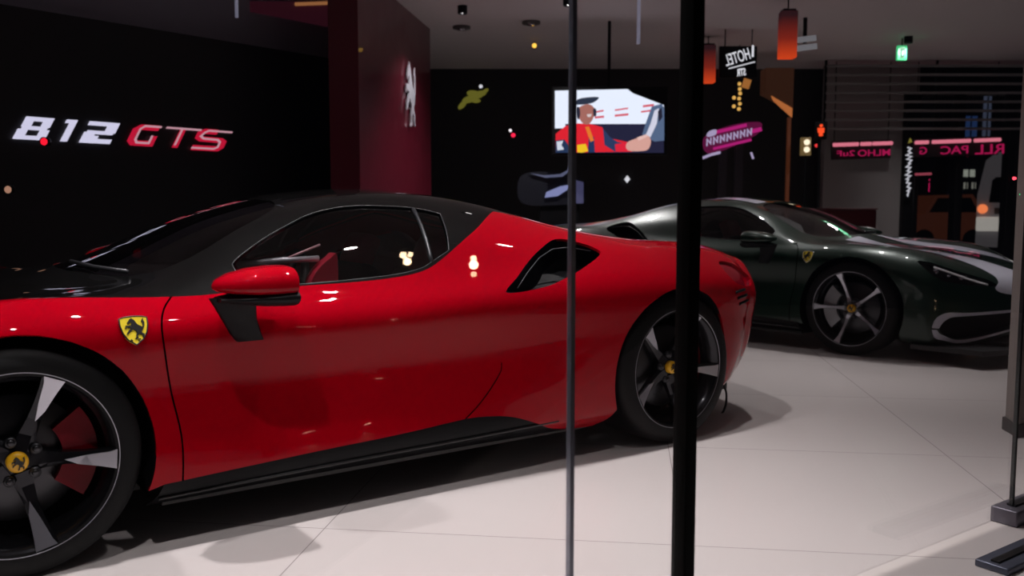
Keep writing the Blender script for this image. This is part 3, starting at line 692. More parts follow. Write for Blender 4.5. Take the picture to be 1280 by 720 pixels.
# pane edge and clamp at the right
fe=empty('glass_clamp',(GM@Vector((le,0,0)))[:],GA); tag(fe,'pale metal floor shoe holding the glass edge at the lower right','bracket')
MB().box(-.05,.30,-.045,.045,0,.055,None,.006).build('shoe_block',mat('shoe_metal',(.16,.15,.18),.4,.6),fe)
MB().box(.0,.25,-.015,.015,.055,.062).build('gasket',CARBON,fe)
structure('window_4',MB().box(le+.012,le+1.6,-.005,.005,.06,CEIL,GM),PANE)
mb=MB().box(le-.003,le+.010,-.006,.006,.06,CEIL,GM); tag(mb.build('glass_edge',mat('dark_glass_edge',(.03,.035,.035),.2,.3)),'dark vertical glass edge rising from the metal shoe at the right','edge')
# beige column at the right
BE=mat('beige_column_paint',(.26,.225,.21),.6)
def on_floor(px,py):
    d=ray(px,py); k=-CAMZ/d.z; return Vector((d.x*k,d.y*k))
def quad_column(P,z0,z1): n=len(P); return MB().add([(p.x,p.y,z0) for p in P]+[(p.x,p.y,z1) for p in P],[tuple(range(n))[::-1],tuple(range(n,2*n))]+[(i,(i+1)%n,n+(i+1)%n,n+i) for i in range(n)])
A_=on_floor(1256,536); B_=on_floor(1270,547); C_=B_+Vector((.9,.635)); D_=A_+Vector((.9,.635))
structure('wall_right',quad_column([A_,B_,C_,D_],0,CEIL),BE)
gx=Vector((.015,-.012)); hx=Vector((-.015,.0))
structure('baseboard_right',quad_column([A_+hx,B_+hx+gx,C_+gx,D_],0,.06),mat('dark_skirting',(.05,.045,.045),.4))
# fire-alarm like tiny indicator lights on the column
for (px,py,c,lb) in ((1268,223,(1,.05,.08),'tiny red indicator light on the beige column'),(1277,243,(.05,.9,.3),'tiny green indicator light on the beige column')):
    P=at(px,py,B_.y+(.05 if px<1270 else .12)); tag(MB().lathe([(0,-.01),(.006,-.008),(.008,.004)],12,Matrix.Translation(P)).build('indicator_light',mat('indicator',(.1,.1,.1),emit=c,es=3)),lb,'light')

# ------------------------------------------------------------ screen with the driver
YS=11.0; sp=at(761,151,YS); scn=empty('wall_screen',(sp.x,YS,sp.z)); tag(scn,'large lit display showing a person in red overalls and cap','screen')
k=YS/1120
def loc2(px,py): P=at(px,py,YS); return (P.x-sp.x,P.z-sp.z)
x0,z1=loc2(692,110); x1,z0=loc2(832,192)
MB().box(x0-.02,x1+.02,.0,.07,z0-.02,z1+.02,None,.01).build('housing',BLACKM,scn)
def em(name,c,s=1.0): return mat(name,(0,0,0),.5,emit=c,es=s,spec=0)
lay=[0]
def shape(name,pts,c,s=1.0):
    lay[0]+=1; y=-.002*lay[0]
    pp=[loc2(640+a/3.6,80+b/3.6) for a,b in pts]
    return MB().prism(pp,y,y+.0015).build(name,em('screen_'+name,c,s),scn)
shape('picture_background',[(193,120),(520,113),(545,132),(683,185),(683,285),(193,290)],(.80,.86,1.0),1.15)
shape('dark_lower_field',[(240,270),(683,270),(683,400),(240,400)],(.02,.02,.05))
for q_ in ([(375,212),(412,206),(412,214),(375,220)],[(372,236),(414,232),(414,242),(372,246)],[(462,205),(522,196),(522,203),(462,212)],[(462,228),(525,222),(522,232),(462,238)],[(588,186),(638,180),(638,190),(588,196)],[(580,212),(625,206),(625,214),(580,220)]):
    shape('red_bar',q_,(.75,.12,.16))
shape('car_pillar',[(628,192),(672,180),(684,200),(684,345),(640,350),(585,318),(600,270)],(.10,.15,.26))
shape('pillar_highlight',[(640,210),(660,200),(650,270),(622,330),(600,322),(622,270)],(.72,.72,.85))
shape('pillar_window',[(655,215),(672,195),(676,240),(660,262)],(.02,.02,.04))
shape('overalls',[(195,400),(196,315),(240,280),(290,268),(350,270),(405,285),(420,330),(520,352),(540,395)],(.80,.02,.035))
shape('dark_sleeve_back',[(195,400),(196,345),(235,340),(262,375),(262,400)],(.02,.04,.10)); shape('sleeve_mark',[(200,350),(230,346),(222,366),(234,385),(204,390)],(.7,.75,.85))
shape('arm',[(408,290),(440,330),(475,352),(520,360),(520,392),(462,395),(415,365)],(.03,.05,.13)); shape('red_cuff',[(462,362),(520,352),(530,392),(465,395)],(.80,.02,.05))
shape('front_panel',[(345,320),(368,330),(372,398),(340,398)],(.02,.04,.12)); shape('orange_stripe',[(328,285),(345,282),(368,345),(352,352)],(.85,.22,.03)); shape('yellow_crest',[(290,366),(330,360),(342,392),(315,400),(292,398)],(.95,.60,.02))
shape('face',crom([(298,200),(340,182),(368,200),(366,240),(345,272),(318,268),(300,240)],True,4),(.42,.16,.13)); shape('smile',[(335,228),(358,226),(352,240),(340,240)],(.75,.65,.65))
shape('cap',crom([(285,185),(288,165),(320,154),(384,150),(382,164),(350,180)],True,4),(.03,.04,.07)); shape('headset',crom([(288,200),(300,196),(306,222),(300,250),(290,240)],True,4),(.03,.03,.05)); shape('ear_cup',crom([(364,205),(376,204),(378,232),(366,236)],True,4),(.03,.03,.05))
shape('hands',crom([(515,356),(560,335),(605,322),(622,345),(615,378),(590,392),(520,390)],True,4),(.75,.40,.34)); shape('fingers',[(560,332),(600,318),(608,328),(568,346)],(.85,.55,.50))
MB().tube([(0,.03,z1),(0,.03,CEIL-sp.z)],.02,8).build('ceiling_bracket',BLACKM,scn)

# ------------------------------------------------------------ text helper
def text(s,name,m,width,M,parent=None,ext=.004,off=.0,mirror=False,hgt=None):
    c=bpy.data.curves.new('txt','FONT'); c.body=s; c.size=1; c.offset=off; c.extrude=.01; c.align_x='CENTER'; c.align_y='CENTER'
    o=bpy.data.objects.new('txt',c); COL.objects.link(o); dg=bpy.context.evaluated_depsgraph_get()
    me=bpy.data.meshes.new_from_object(o.evaluated_get(dg)); bpy.data.objects.remove(o)
    me.name=name; me.materials.clear(); me.materials.append(m); w_=max(v.co.x for v in me.vertices)-min(v.co.x for v in me.vertices); k=width/w_
    h_=max(v.co.y for v in me.vertices)-min(v.co.y for v in me.vertices); kz=(hgt/h_) if hgt else k
    for v in me.vertices: v.co=M@Vector((v.co.x*k*(-1 if mirror else 1),v.co.z*.3,v.co.y*kz))
    o=bpy.data.objects.new(name,me); COL.objects.link(o)
    if parent: o.parent=parent
    return o
def RY(a): return Matrix.Rotation(a,4,'Y')
def prop(name,px,py,Y,label,cat,group=None):
    e=empty(name,at(px,py,Y)[:]); return tag(e,label,cat,group)
WHT=em('white_neon',(.85,.85,.9),.9)
# glass reflection of a street hotel sign, built as reversed letters hung inside
Y=11.5; u=Y/1120
e=prop('hotel_reflection',922,72,Y,'reflection of a small white lit HOTEL sign, built as reversed letters below the ceiling','sign')
text('HOTEL','sign_reflection_letters',WHT,31*u,RY(-.30),e,off=.005,mirror=True,hgt=14*u)
text('I','sign_reflection_letter',WHT,2.5*u,Matrix.Translation((18.5*u,0,7*u)),e,off=.0,hgt=14*u)
MB().box(-13*u,20*u,.0,.01,-.6*u,.6*u,Matrix.Translation((2*u,0,-10*u))@RY(-.25)).build('underline',WHT,e)
text('STR','sign_reflection_small_letters',WHT,11*u,Matrix.Translation((5*u,0,-18*u))@RY(-.12),e,off=.03,mirror=True,hgt=9*u)
MB().box(-22*u,24*u,.012,.05,-24*u,14*u).build('sign_reflection_backing',BLACKM,e)
for xx in (-15*u,18*u): MB().tube([(xx,.03,10*u),(xx,.03,CEIL-e.location.z)],.008,6).build('sign_rod',BLACKM,e)
# red-orange lanterns
def lantern(px0,px1,py0,py1,Y,label):
    P=at((px0+px1)/2,(py0+py1)/2,Y); u=Y/1120; hw=(px1-px0)/2*u; hh=(py1-py0)/2*u
    e=empty('lantern',P[:]); tag(e,label,'lantern','red-orange lanterns hanging from the ceiling')
    m=mat('lantern_glow',(.05,.0,.0),.5,spec=0); n=m.node_tree; b=n.nodes['Principled BSDF']; tc=n.nodes.new('ShaderNodeTexCoord'); sx=n.nodes.new('ShaderNodeSeparateXYZ'); cr=n.nodes.new('ShaderNodeValToRGB'); mr=n.nodes.new('ShaderNodeMapRange')
    mr.inputs[1].default_value=-hh; mr.inputs[2].default_value=hh
    n.links.new(tc.outputs['Object'],sx.inputs[0]); n.links.new(sx.outputs['Z'],mr.inputs[0]); n.links.new(mr.outputs[0],cr.inputs[0]); n.links.new(cr.outputs[0],b.inputs['Emission Color']); b.inputs['Emission Strength'].default_value=1
    cr.color_ramp.elements[0].color=(.62,.055,.012,1); cr.color_ramp.elements[1].color=(.02,.008,.010,1); cr.color_ramp.elements[1].position=.9; x=cr.color_ramp.elements.new(.4); x.color=(.20,.018,.010,1)
    MB().box(-hw,hw,-hw,hw,-hh,hh,None,.01).build('lantern_shade',m,e)
    MB().box(-hw*.8,hw*.8,-hw*.8,hw*.8,hh,hh+.02).build('lantern_cap',BLACKM,e)
    if CEIL-P.z-hh>.03: MB().tube([(0,0,hh),(0,0,CEIL-P.z)],.008,6).build('lantern_cord',BLACKM,e)
lantern(975,994,16,72,9.9,'larger red-orange lantern glowing at its foot, right of the hotel sign')
lantern(877,893,58,103,12.0,'lower red-orange lantern just right of the black window post')
# tilted magenta and white display
Y=12; u=Y/1120; e=prop('neon_display',915,170,Y,'tilted magenta and white glowing display beyond the roof of the green car','display')
PN=em('magenta_neon',(.55,.02,.22),.8); LV=em('lavender_light',(.50,.42,.65),.8)
R_=RY(-.23)
MB().prism([(x*u,z*u) for x,z in crom([(-35,-8),(-34,4),(-20,11),(10,13),(36,9),(38,2),(28,-6),(-8,-14),(-28,-15)],True,4)],0,.12,R_).build('display_body',mat('display_purple',(.02,.005,.012),.3,emit=(.10,.005,.04),es=1),e)
for z_,x0_,x1_,t_ in ((9,-24,20,4),(-10,-26,22,3.2),(0,24,37,5)): MB().box(x0_*u,x1_*u,-.02,-.003,(z_-t_/2)*u,(z_+t_/2)*u,R_).build('neon_band',PN,e)
g=MB(); random.seed(8)
xx=-33
while xx<20:
    ribbon(g,[(xx*u,-5*u),((xx+2)*u,3*u),((xx+5)*u,-3*u),((xx+7)*u,4*u)],1.6*u,-.024,-.004,R_); xx+=8.5
g.build('light_script',LV,e)
MB().prism([(x*u,z*u) for x,z in crom([(-30,6),(-26,12),(-18,12),(-20,6)],True,4)],-.03,.05,R_).build('light_patch',LV,e)
MB().tube([(-36*u,0,-27*u),(-26*u,0,-23*u),(-14*u,0,-20*u)],.018,6).build('lower_tube',LV,e); MB().tube([(24*u,0,-20*u),(27*u,0,-28*u)],.015,6).build('side_tube',LV,e)
for k_ in (-10,10): MB().box((k_-5)*u,(k_+5)*u,.02,.08,at(915,170,Y).z*-1,-10*u).build('display_leg',mat('display_stand',(.03,.025,.035),.4),e)
# dark curved shape with a pale blue glowing blade, left of the screen
Y=11.4; u=Y/1120; e=prop('form',700,232,Y,'dark curved shape with pale blue lit edges under the screen','form')
BL=em('blue_edge_light',(.30,.33,.62),.75); DB=mat('slate_blue_shell',(.008,.009,.016),.4,0,.3)
def pu(pts): return [((a-700)*u,(232-b)*u) for a,b in pts]
MB().prism(pu([(681,247),(683,240),(700,233),(711,231),(711,236),(697,245)]),-.05,.0).build('lit_blade',BL,e)
MB().prism(pu([(663,217),(680,219.5),(700,218),(709,213),(710,208),(712,214),(703,221),(682,222.5)]),-.05,-.02).build('lit_edge',mat('dim_blue_edge',(0,0,0),emit=(.12,.13,.22),es=.8),e)
MB().prism(pu(crom([(650,222),(668,215),(700,216),(725,220),(732,232),(730,252),(700,256),(660,256),(648,245)],True,4)),0,.5).build('shell',DB,e)
MB().prism(pu([(718,225),(729,228),(729,254),(716,254)]),-.03,.0).build('side_fin',mat('dim_blue_fin',(.03,.03,.06),emit=(.045,.045,.10),es=1),e)
MB().box(-.25,.25,.05,.4,-e.location.z,-20*u).build('plinth',BLACKM,e)
# magnified small lights along the dark back wall and ceiling
def lamp_dot(px,py,Y,r,c,s,label,cat='light',grp=None,name='spotlight'):
    P=at(px,py,Y); e=empty(name,P[:]); tag(e,label,cat,grp)
    MB().lathe([(0,-.012),(r*.8,-.010),(r,0)],20,).build('lens',em('lens',c,s),e)
    MB().lathe([(r*1.02,-.004),(r*1.25,-.004),(r*1.25,.05),(0,.05)],20).build('bezel',BLACKM,e); return e
lamp_dot(668,57,12.3,.032,(1,.55,.08),1.6,'small amber downlight on the grey ceiling above the screen')
lamp_dot(601,108,14.75,.03,(.8,.8,.85),.9,'small white spot lamp above the yellow light cluster')
lamp_dot(638,163,14.75,.025,(1,.9,.95),1.2,'tiny white signal lamp left of the screen, above the red one'); lamp_dot(641.5,169,14.75,.035,(1,.02,.07),1.4,'small red signal lamp left of the screen')
lamp_dot(55,177,6.9,.028,(.9,.01,.03),1.4,'small red light under the white figure of the sign')
lamp_dot(151,270,8.0,.02,(.25,.5,.12),.8,'dim green light on the black wall above the windshield')
lamp_dot(10,237,6.8,.028,(.5,.26,.17),.8,'dim orange light on the black wall at the far left')
e=prop('diamond_lamp',784,224,14.74,'small white diamond-shaped lamp below the screen','lamp'); MB().prism([(-.045,0),(0,-.06),(.045,0),(0,.06)],-.02,.02).build('lamp_face',WHT,e); MB().box(-.02,.02,.02,.06,-.03,.03).build('lamp_mount',BLACKM,e)
e=prop('light_cluster',591,122,14.79,'blurry yellow-green leafy light on the dark back wall','light'); YG=em('yellow_green',(.15,.14,.02),.8)

for lx_,lz_,lr_,la_ in ((-.17,-.12,.07,.8),(-.06,-.03,.09,.3),(.03,.05,.10,-.2),(.12,.06,.08,.2),(.20,.10,.05,.6),(.05,-.05,.06,0)):
    MB().prism([(lr_*1.3*math.cos(t_),lr_*.6*math.sin(t_)) for t_ in np.linspace(0,2*math.pi,15)[:-1]],-.03,0,Matrix.Translation((lx_,0,lz_))@RY(-la_)).build('light_leaf',YG,e)
# ceiling details: smoke detectors
for px,py,lb in ((577,33,'dark round ceiling speaker near the red wall'),(664,27,'small ceiling smoke detector above the screen')):
    P=at(px,py,1); d=ray(px,py); kk=(CEIL-CAMZ)/d.z; e=empty('ceiling_fitting',(d.x*kk,d.y*kk,CEIL)); tag(e,lb,'ceiling fitting')
    MB().tube([(0,0,0),(0,0,-.03)],.11,24).build('housing',mat('fitting_grey',(.10,.09,.09),.5),e); MB().tube([(0,0,-.03),(0,0,-.045)],.05,20).build('cover',CHROME,e)
# second floor track, pavement side
P=on_floor(1243,712); e=empty('floor_track',(P.x,P.y,0),GA); tag(e,'blue-grey metal floor track in the bottom right corner','floor track')
MB().box(-.02,.8,-.05,.05,0,.022,None,.005).build('track_rail',mat('track_metal',(.10,.11,.15),.4,.6),e); MB().box(.0,.78,-.012,.012,.022,.028).build('track_slot',INK,e)
# dark red panel above the black wall, thin pale tubes
pw,qw=(-7.3,3.3),(-1.9,10.1); aw=math.atan2(qw[1]-pw[1],qw[0]-pw[0]); Lc,zc=on_wall(362,16,pw,qw)
e=empty('wall_panel',(pw[0]+math.cos(aw)*Lc,pw[1]+math.sin(aw)*Lc,zc),aw); tag(e,'dim dark red panel with an orange light line above the black wall, left of the red wall','panel')
qd=[(on_wall(a_,b_,pw,qw)[0]-Lc,on_wall(a_,b_,pw,qw)[1]-zc) for a_,b_ in ((312,2),(411,2),(411,34),(360,24),(312,15))]
MB().prism([(a_,min(b_,CEIL-zc-.01)) for a_,b_ in qd],-.03,-.002).build('panel_face',mat('dim_red_panel',(.08,.01,.02),.5,emit=(.018,.003,.006),es=1),e)
A1=on_wall(366,6,pw,qw);A2=on_wall(408,4.5,pw,qw); MB().tube([(A1[0]-Lc,-.045,A1[1]-zc),(A2[0]-Lc,-.045,A2[1]-zc)],.018,6).build('light_line',mat('orange_line',(0,0,0),emit=(.35,.14,.05),es=.8),e)
for px_,py_,Y_,lb in ((798,55,9.7,'thin pale vertical tube hanging from the ceiling right of the screen'),(296,22,7.4,'short thin pale tube hanging over the black wall at the upper left')):
    P=at(px_,py_,Y_); tag(MB().tube([(P.x,P.y,P.z),(P.x,P.y,CEIL)],.018 if px_>500 else .014,10).build('tube_light',mat('pale_tube',(.5,.5,.6),.4,emit=(.11,.11,.15),es=1)),lb,'tube light')
# exit sign
Y=12.1; u=Y/1120; e=prop('exit_sign',1128,66,Y,'small green lit exit sign on the grey louvred wall','sign')
MB().box(-6*u,6*u,0,.05,-9*u,9*u,None,.008).build('housing',mat('exit_green',(0,.05,.02),emit=(.06,.55,.20),es=1.0),e); g=MB()
g.prism([(x*u,z*u) for x,z in [(-2.5,6),(2.5,6),(2.5,-6),(-2.5,-6)]],-.006,0); g.build('pictogram_panel',em('exit_white',(.55,.95,.65),.9),e)
g=MB(); g.tube([(0,-.01,2*u),(0,-.01,-1*u),(1.2*u,-.01,-4*u)],.010,6); g.tube([(0,-.01,-1*u),(-1.2*u,-.01,-4*u)],.010,6); g.build('running_figure',mat('exit_figure',(0,.1,.04)),e)
MB().tube([(0,.02,9*u),(0,.02,CEIL-e.location.z)],.01,6).build('hanger',BLACKM,e)
# grey louvred wall, and frames
GW=noise_rough(mat('grey_wall',(.32,.30,.30),.6),5,.55,.75)
structure('wall_grey',MB().box(4.95,6.42,14.35,14.5,0,CEIL),GW)
lvb=empty('louvre_panel',(6.3,13.9,2.2)); tag(lvb,'wide panel of thin grey horizontal louvres below the ceiling at the right','louvre')
for k_ in range(8):
    MB().box(-1.5,1.95,-.02,.03,.05+k_*.135,.085+k_*.135,Matrix.Rotation(.0,4,'X'),.004).build('slat',mat('slat_grey',(.30,.29,.29),.5),lvb)
for x_ in (-1.5,0.2,1.93): MB().box(x_-.015,x_+.015,.03,.06,.0,CEIL-2.2).build('louvre_rail',BLACKM,lvb)
# rear glazing, from the grey wall to the right
structure('window_5',MB().box(6.45,8.35,14.55,14.56,0,2.9),glass('rear_glass',(.8,.8,.82),1.45))
structure('trim_2',MB().box(6.3,8.4,14.45,14.65,2.85,CEIL),BLACKM)
for px_,w_,lb in ((1135,.11,'wide black column carrying the vertical white script'),(1194,.06,'thin black window mullion in front of the street'),(1260,.085,'broad black window mullion beside the beige column')):
    P=at(px_,257,14.3); MB_=MB().box(P.x-w_,P.x+w_,14.2,14.4,0,2.86,None,.01); tag(MB_.build('window_mullion',BLACKM),lb,'mullion')
# vertical white script on the column
Y=14.1; u=Y/1120*.8; e=prop('vertical_sign',1135,215,Y,'vertical white handwritten sign lit on the wide black column','sign')
g=MB(); random.seed(3); pts=[]
for k_ in range(13):
    z_=38-k_*6.1; pts+=[(-4+random.random()*5,z_),(.5+random.random()*4,z_-3+random.random()*3)]
ribbon(g,[(x*u,z*u) for x,z in pts],1.9*u,-.02,-.002,None); g.build('script_line',em('script_white',(.6,.6,.65),.9),e)
MB().box(-5*u,5*u,0,.02,-42*u,60*u).build('sign_board',BLACKM,e); MB().prism([(-2*u,44*u),(4*u,46*u),(1*u,52*u)],-.02,0).build('yellow_mark',em('olive',(.2,.17,.03)),e)
# ------------------------------------------------------------ reflected street neon, built as solid pink tubes and reversed letters
Y=14.0; NR=em('pink_tube_reflection',(.85,.22,.30),.9); NL=em('red_letters_reflection',(.48,.01,.09),.8); u=Y/1120
def tubes(name,px,py,label,segs,txts,slope):
    e=prop(name,px,py,Y,label,'neon sign reflection')
    for a_,b_ in segs:
        x0_=(a_-px)*u; x1_=(b_-px)*u; MB().tube([(x0_,0,-slope*(a_-px)*u),(x1_,0,-slope*(b_-px)*u)],2.3*u,8).build('neon_reflection_tube',NR,e)
    for s_,c_,w__,hh_ in txts:
        text(s_,'neon_reflection_letters',NL,w__*u,Matrix.Translation(((c_-px)*u,0,-(9+slope*(c_-px)*.6)*u-.03))@RY(slope),e,off=.01,mirror=True,hgt=hh_*u)
    for q_ in (segs[0][0]+3,segs[-1][1]-3): MB().box((q_-px)*u-.006,(q_-px)*u+.006,.07,.08,0,CEIL-e.location.z).build('hanger_rod',BLACKM,e)
    MB().box((segs[0][0]-px)*u,(segs[-1][1]-px)*u,.06,.09,-18*u,5*u,RY(slope)).build('sign_rail',mat('rail_black',(.006,.005,.006),.6),e)
tubes('neon_reflection',1078,180,'dimmer reflection of a pink neon tube sign with small reversed letters left of the black column',[(1042,1073),(1076,1089),(1091,1115)],[('MLHO',1093,40,8),('2uF',1058,22,7)],-.03)
tubes('neon_reflection',1208,176,'bright reflection of a pink neon tube sign with reversed red letters over the street',[(1145,1161),(1166,1213),(1218,1250)],[('G',1155,9,9),('PAC',1194,34,10),('RLL',1238,36,12)],-.035)
e=prop('neon_reflection',1152,218,14.05,'reflection of a short dim pink neon bar beside the black column','neon sign reflection'); MB().tube([(-8*u,0,0),(12*u,0,.01)],1.5*u,8).build('neon_reflection_tube',em('dim_pink',(.35,.06,.09),.8),e); text('i','neon_reflection_letters',NL,1.5*u,Matrix.Translation((10*u,0,-14*u)),e,hgt=16*u)
MB().tube([(-8*u,.02,0),(-8*u,.02,-e.location.z)],.01,6).build('stand',BLACKM,e)
# pedestrian signal: a reflection from the street, built as a standing object
Y=13; u=Y/1120; e=prop('signal_reflection',1026,163,Y,'reflection of a pedestrian signal with glowing red standing figure','traffic signal reflection')
MB().box(-8*u,8*u,.0,.12,-11*u,11*u,None,.01).build('housing',BLACKM,e); g=MB(); g.add(*icos(2.0*u,(0,-.01,5.6*u)),True); g.prism([(x*u,z*u) for x,z in [(-4,3),(4,3),(3.6,-3),(2.2,-3),(2,-7),(-2,-7),(-2.2,-3),(-3.6,-3)]],-.02,0); g.build('red_figure_reflection',em('signal_reflection_red',(1,.08,.02),1.2),e)
MB().box(-.02,.02,.03,.07,-e.location.z,-11*u).build('signal_reflection_post',BLACKM,e)
for px_,lb in ((1020.5,'left one of the two small red lights below the reflected signal figure'),(1030,'right one of the two small red lights below the reflected signal figure')): lamp_dot(px_,182,14.75,.028,(1,.05,.05),1.1,lb,'light',None,'signal_lamp')
e=prop('lamp_box',1008,183,13,'small box with two bright warm white lamps left of the reflected pedestrian signal','lamp'); MB().box(-6*u,6*u,0,.08,-11*u,11*u,None,.008).build('housing',mat('lamp_box_gold',(.10,.07,.03),.4,emit=(.12,.08,.03),es=1),e)
for z_ in (5,-4): g=MB(); g.add(*icos(3.6*u,(0,-.02,z_*u)),True); g.build('bulb',em('warm_bulb',(1,.85,.6),1.4),e)
MB().box(-.015,.015,.03,.05,-e.location.z,-11*u).build('post',BLACKM,e)
# orange lit canopy
Y=13.2; u=Y/1120; e=prop('canopy',965,122,Y,'dark canopy with orange lit slanting underside beside the hotel sign','canopy')
MB().prism([(x*u,z*u) for x,z in [(-1,2),(25,-13),(25,-24),(2,-4)]],-.02,.02).build('lit_strip',mat('orange_strip',(.1,.03,0),emit=(.36,.11,.03),es=1.2),e)
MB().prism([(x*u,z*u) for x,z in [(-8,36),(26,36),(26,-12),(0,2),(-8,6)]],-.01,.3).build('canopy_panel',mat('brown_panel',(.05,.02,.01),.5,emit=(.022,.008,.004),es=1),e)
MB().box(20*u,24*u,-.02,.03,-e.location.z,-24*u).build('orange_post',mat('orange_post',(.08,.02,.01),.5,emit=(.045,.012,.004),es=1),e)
e=prop('pendant_lights',924,120,12.6,'string of small golden bulbs hanging under the hotel sign','pendant light')
for k_,(x_,z_) in enumerate([(0,14),(0.5,8),(1,3),(0,-3),(1,-9),(0,-15),(-6,-2),(-6,-12)]):
    g=MB(); g.add(*icos(.026,(x_*u,0,z_*u),6),True); g.build('bulb',em('gold_bulb',(.9,.5,.12),.9),e)
MB().tube([(0,0.03,-20*u),(0,.03,CEIL-e.location.z)],.006,6).build('cord',BLACKM,e)
for (a_,b_,c_,d_,lb) in ((928,84,10,10,'glowing orange panel just under the hotel sign'),):
    pass
e=prop('orange_panel',934,104,12.8,'small glowing orange panel under the hotel sign','panel'); MB().box(-5*u,4*u,0,.03,-6*u,5*u,RY(.3),.004).build('panel_face',mat('orange_face',(.1,.03,0),emit=(.34,.13,.03),es=1),e); MB().box(-.02,.02,.03,.06,0,CEIL-e.location.z).build('hanger',BLACKM,e)
# pale lit sheet below the ceiling
e=prop('ceiling_light_panel',1007,54,10.8,'pale grey slatted light panel below the ceiling right of the lantern','light panel'); u=10.8/1120
for z_ in (5,-5): MB().box(-14*u,14*u,0,.02,(z_-3.5)*u,(z_+3.5)*u,RY(-.12),.004).build('panel',mat('pale_panel',(.2,.2,.2),.5,emit=(.13,.13,.14),es=1),e)
MB().box(-.02,.02,.02,.05,0,CEIL-e.location.z).build('hanger',BLACKM,e)
# dark red crate-like display beyond the green car
e=prop('display_plinth',1068,268,11.5,'dark red display block behind the windshield of the green car','plinth'); u=11.5/1120
MB().box(-30*u,28*u,0,.6,-e.location.z,6*u,None,.02).build('plinth_body',mat('dark_red_block',(.07,.003,.006),.4),e); MB().box(-31*u,29*u,-.01,.61,6*u,7.5*u,None,.005).build('plinth_top',mat('dark_red_top',(.10,.005,.01),.3),e)

# ------------------------------------------------------------ street beyond the rear glazing
structure('ground',MB().box(-6,26,14.95,40,-.25,-.05),noise_rough(mat('asphalt',(.03,.03,.035)),8,.5,.8))
def dist(px,Y): return (px-640)/1120*Y
Y=17.0; u=Y/1120; e=empty('van',(dist(1258,Y),Y,-.05)); e.rotation_euler=(0,0,-.5); tag(e,'white van with one glowing orange tail lamp parked on the street','van'); V=mat('van_white_glow',(.30,.30,.31),.4,emit=(.055,.05,.05),es=1)  # light on body and bumper put into their materials as emission
X0=-35*u; X1=40*u
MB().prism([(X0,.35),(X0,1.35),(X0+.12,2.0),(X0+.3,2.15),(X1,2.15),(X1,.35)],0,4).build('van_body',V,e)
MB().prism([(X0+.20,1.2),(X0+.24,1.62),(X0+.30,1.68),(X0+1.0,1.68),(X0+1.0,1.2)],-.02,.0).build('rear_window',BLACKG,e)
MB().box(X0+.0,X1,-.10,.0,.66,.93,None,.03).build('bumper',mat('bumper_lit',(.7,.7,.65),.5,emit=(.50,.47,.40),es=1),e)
g=MB(); g.add(*icos(.09,(X0+.10,-.05,1.08)),True); g.build('tail_lamp',em('tail_glow',(1,.25,.08),1.6),e)
MB().box(X0+.3,X0+.8,-.03,-.0,.98,1.1).build('plate_panel',mat('plate_grey',(.2,.2,.2)),e)
for x_ in (X0+.25,X1-.4): MB().lathe([(0,0),(.2,0),(.34,.02),(.34,.22),(0,.22)],24,Matrix.Translation((x_,.5,.34))@Matrix.Rotation(math.pi/2,4,'Z')).build('van_wheel',RUBBER,e)
Y=24; u=Y/1120; bl=empty('street_building',(dist(1200,Y),Y,0)); tag(bl,'dark building across the street with lit upper windows','building')
MB().box(-6,7,0,3,0,9).build('facade',mat('facade_dark',(.02,.02,.03),.8),bl)
def bw(px0,px1,py0,py1,c,s,nm='lit_window'):
    A=at(px0,py1,Y-.03);B=at(px1,py0,Y-.03); o=bl.location; f_=MB().box(A.x-o.x,B.x-o.x,-.03,.0,A.z,B.z).build(nm,em('win',c,s),bl)
    MB().box((A.x+B.x)/2-o.x-.015,(A.x+B.x)/2-o.x+.015,-.05,-.03,A.z,B.z).build('window_bar',BLACKM,f_)
bw(1203,1219,212,221,(.42,.45,.36),.8); bw(1232,1252,208,219,(.62,.66,.5),.9); bw(1205,1210,228,236,(.3,.3,.24),.8); bw(1215,1220,228,236,(.3,.3,.24),.8)
bw(1228,1240,120,175,(.05,.06,.09),1,'dim_window'); bw(1230,1256,98,112,(.09,.10,.13),1,'dim_window'); bw(1205,1222,145,172,(.015,.035,.10),1,'dim_window'); bw(1187,1190,240,252,(.10,.2,.5),.8); bw(1199,1203,240,252,(.10,.2,.5),.8)
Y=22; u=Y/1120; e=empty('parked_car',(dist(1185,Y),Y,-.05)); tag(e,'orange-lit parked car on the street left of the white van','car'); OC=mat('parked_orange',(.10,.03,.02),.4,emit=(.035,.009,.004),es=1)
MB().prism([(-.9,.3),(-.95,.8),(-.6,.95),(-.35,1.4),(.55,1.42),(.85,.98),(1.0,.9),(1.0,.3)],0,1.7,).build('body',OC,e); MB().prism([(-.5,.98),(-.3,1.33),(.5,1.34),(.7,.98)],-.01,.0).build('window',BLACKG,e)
for x_ in (-.6,.6): MB().lathe([(0,0),(.2,0),(.31,.02),(.31,.2),(0,.2)],24,Matrix.Translation((x_,-.01,.31))).build('wheel',RUBBER,e)
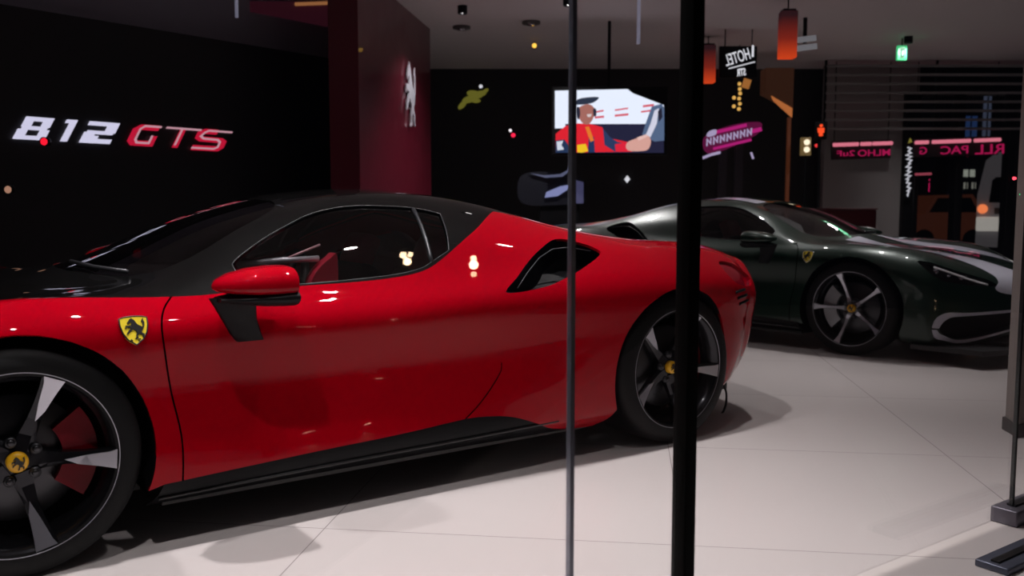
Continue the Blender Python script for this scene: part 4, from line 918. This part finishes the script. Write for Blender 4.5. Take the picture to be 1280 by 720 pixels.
# ------------------------------------------------------------ warm street lamps across the pavement, mirrored in the storefront glass
def mirrored(px,py,Y):
    P=at(px,py,Y); n_=Vector((-math.sin(GA),math.cos(GA),0)); g0=Vector((0,G0,0)); return P-2*n_*((P-g0).dot(n_))
for grp,lb in ((((504,319,.035,30),(509,327,.040,40),(513,318,.028,25)),'cluster of three warm street lamp bulbs mirrored in the glass over the side window'),(((592,323,.03,30),(592,331,.045,45),(592,343,.03,15)),'column of three warm street lamp bulbs mirrored in the glass over the rear flank')):
    P0=mirrored(grp[0][0],grp[0][1],9.0); e=empty('street_lamp',(P0.x,P0.y,0)); tag(e,lb,'street lamp','street lamps across the pavement'); zt=0
    for px,py,r_,st_ in grp:
        P=mirrored(px,py,9.0)-P0; P.z+=P0.z; zt=max(zt,P.z); MB().add(*icos(r_,P),True).build('bulb',em('warm_street',(1,.70,.42),st_),e)
    MB().tube([(0,0,0),(0,0,zt)],.012,8).build('pole',BLACKM,e)
structure('pavement',MB().box(-14,8,-14,1.0,-.14,-.02),mat('dark_pavement',(.03,.03,.03),.8))
# ------------------------------------------------------------ ceiling spotlights (the fittings of the lamps set at the top)
lensm=em('spot_lens',(1,.95,.9),14)
FX=None
where=['above the front wheel of the red car','above the door of the red car','in front of the rear wheel of the red car','above the tail of the red car','nearest the glass over the nose of the red car','nearest the glass over the door of the red car','behind the engine cover of the red car','over the floor between the two cars','over the bonnet of the green car','over the cabin of the green car','added to brighten the ceiling beside the dark red wall','added to brighten the louvres farthest away','added to brighten the wall of the rearing horse emblem']
for i,(x,y,p_,c) in enumerate(SPOTS):
    e=empty('ceiling_spotlight',(x,y,CEIL)); tag(e,'round black ceiling spotlight '+where[i],'spotlight','ceiling spotlights over the cars')
    if i==0:
        M=Matrix.Rotation(math.pi/2,4,'X')
        h1=MB().lathe([(.0,0),(.055,0),(.055,.085),(.048,.09),(.046,.07)],28,Matrix.Rotation(-math.pi/2,4,'X')).build('lamp_housing',BLACKM,e)
        l1=MB().tube([(0,0,-.070),(0,0,-.074)],.035,20).build('lamp_lens',lensm,e)
    else:
        for s_ in (h1,l1):
            d_=s_.copy(); COL.objects.link(d_); d_.parent=e
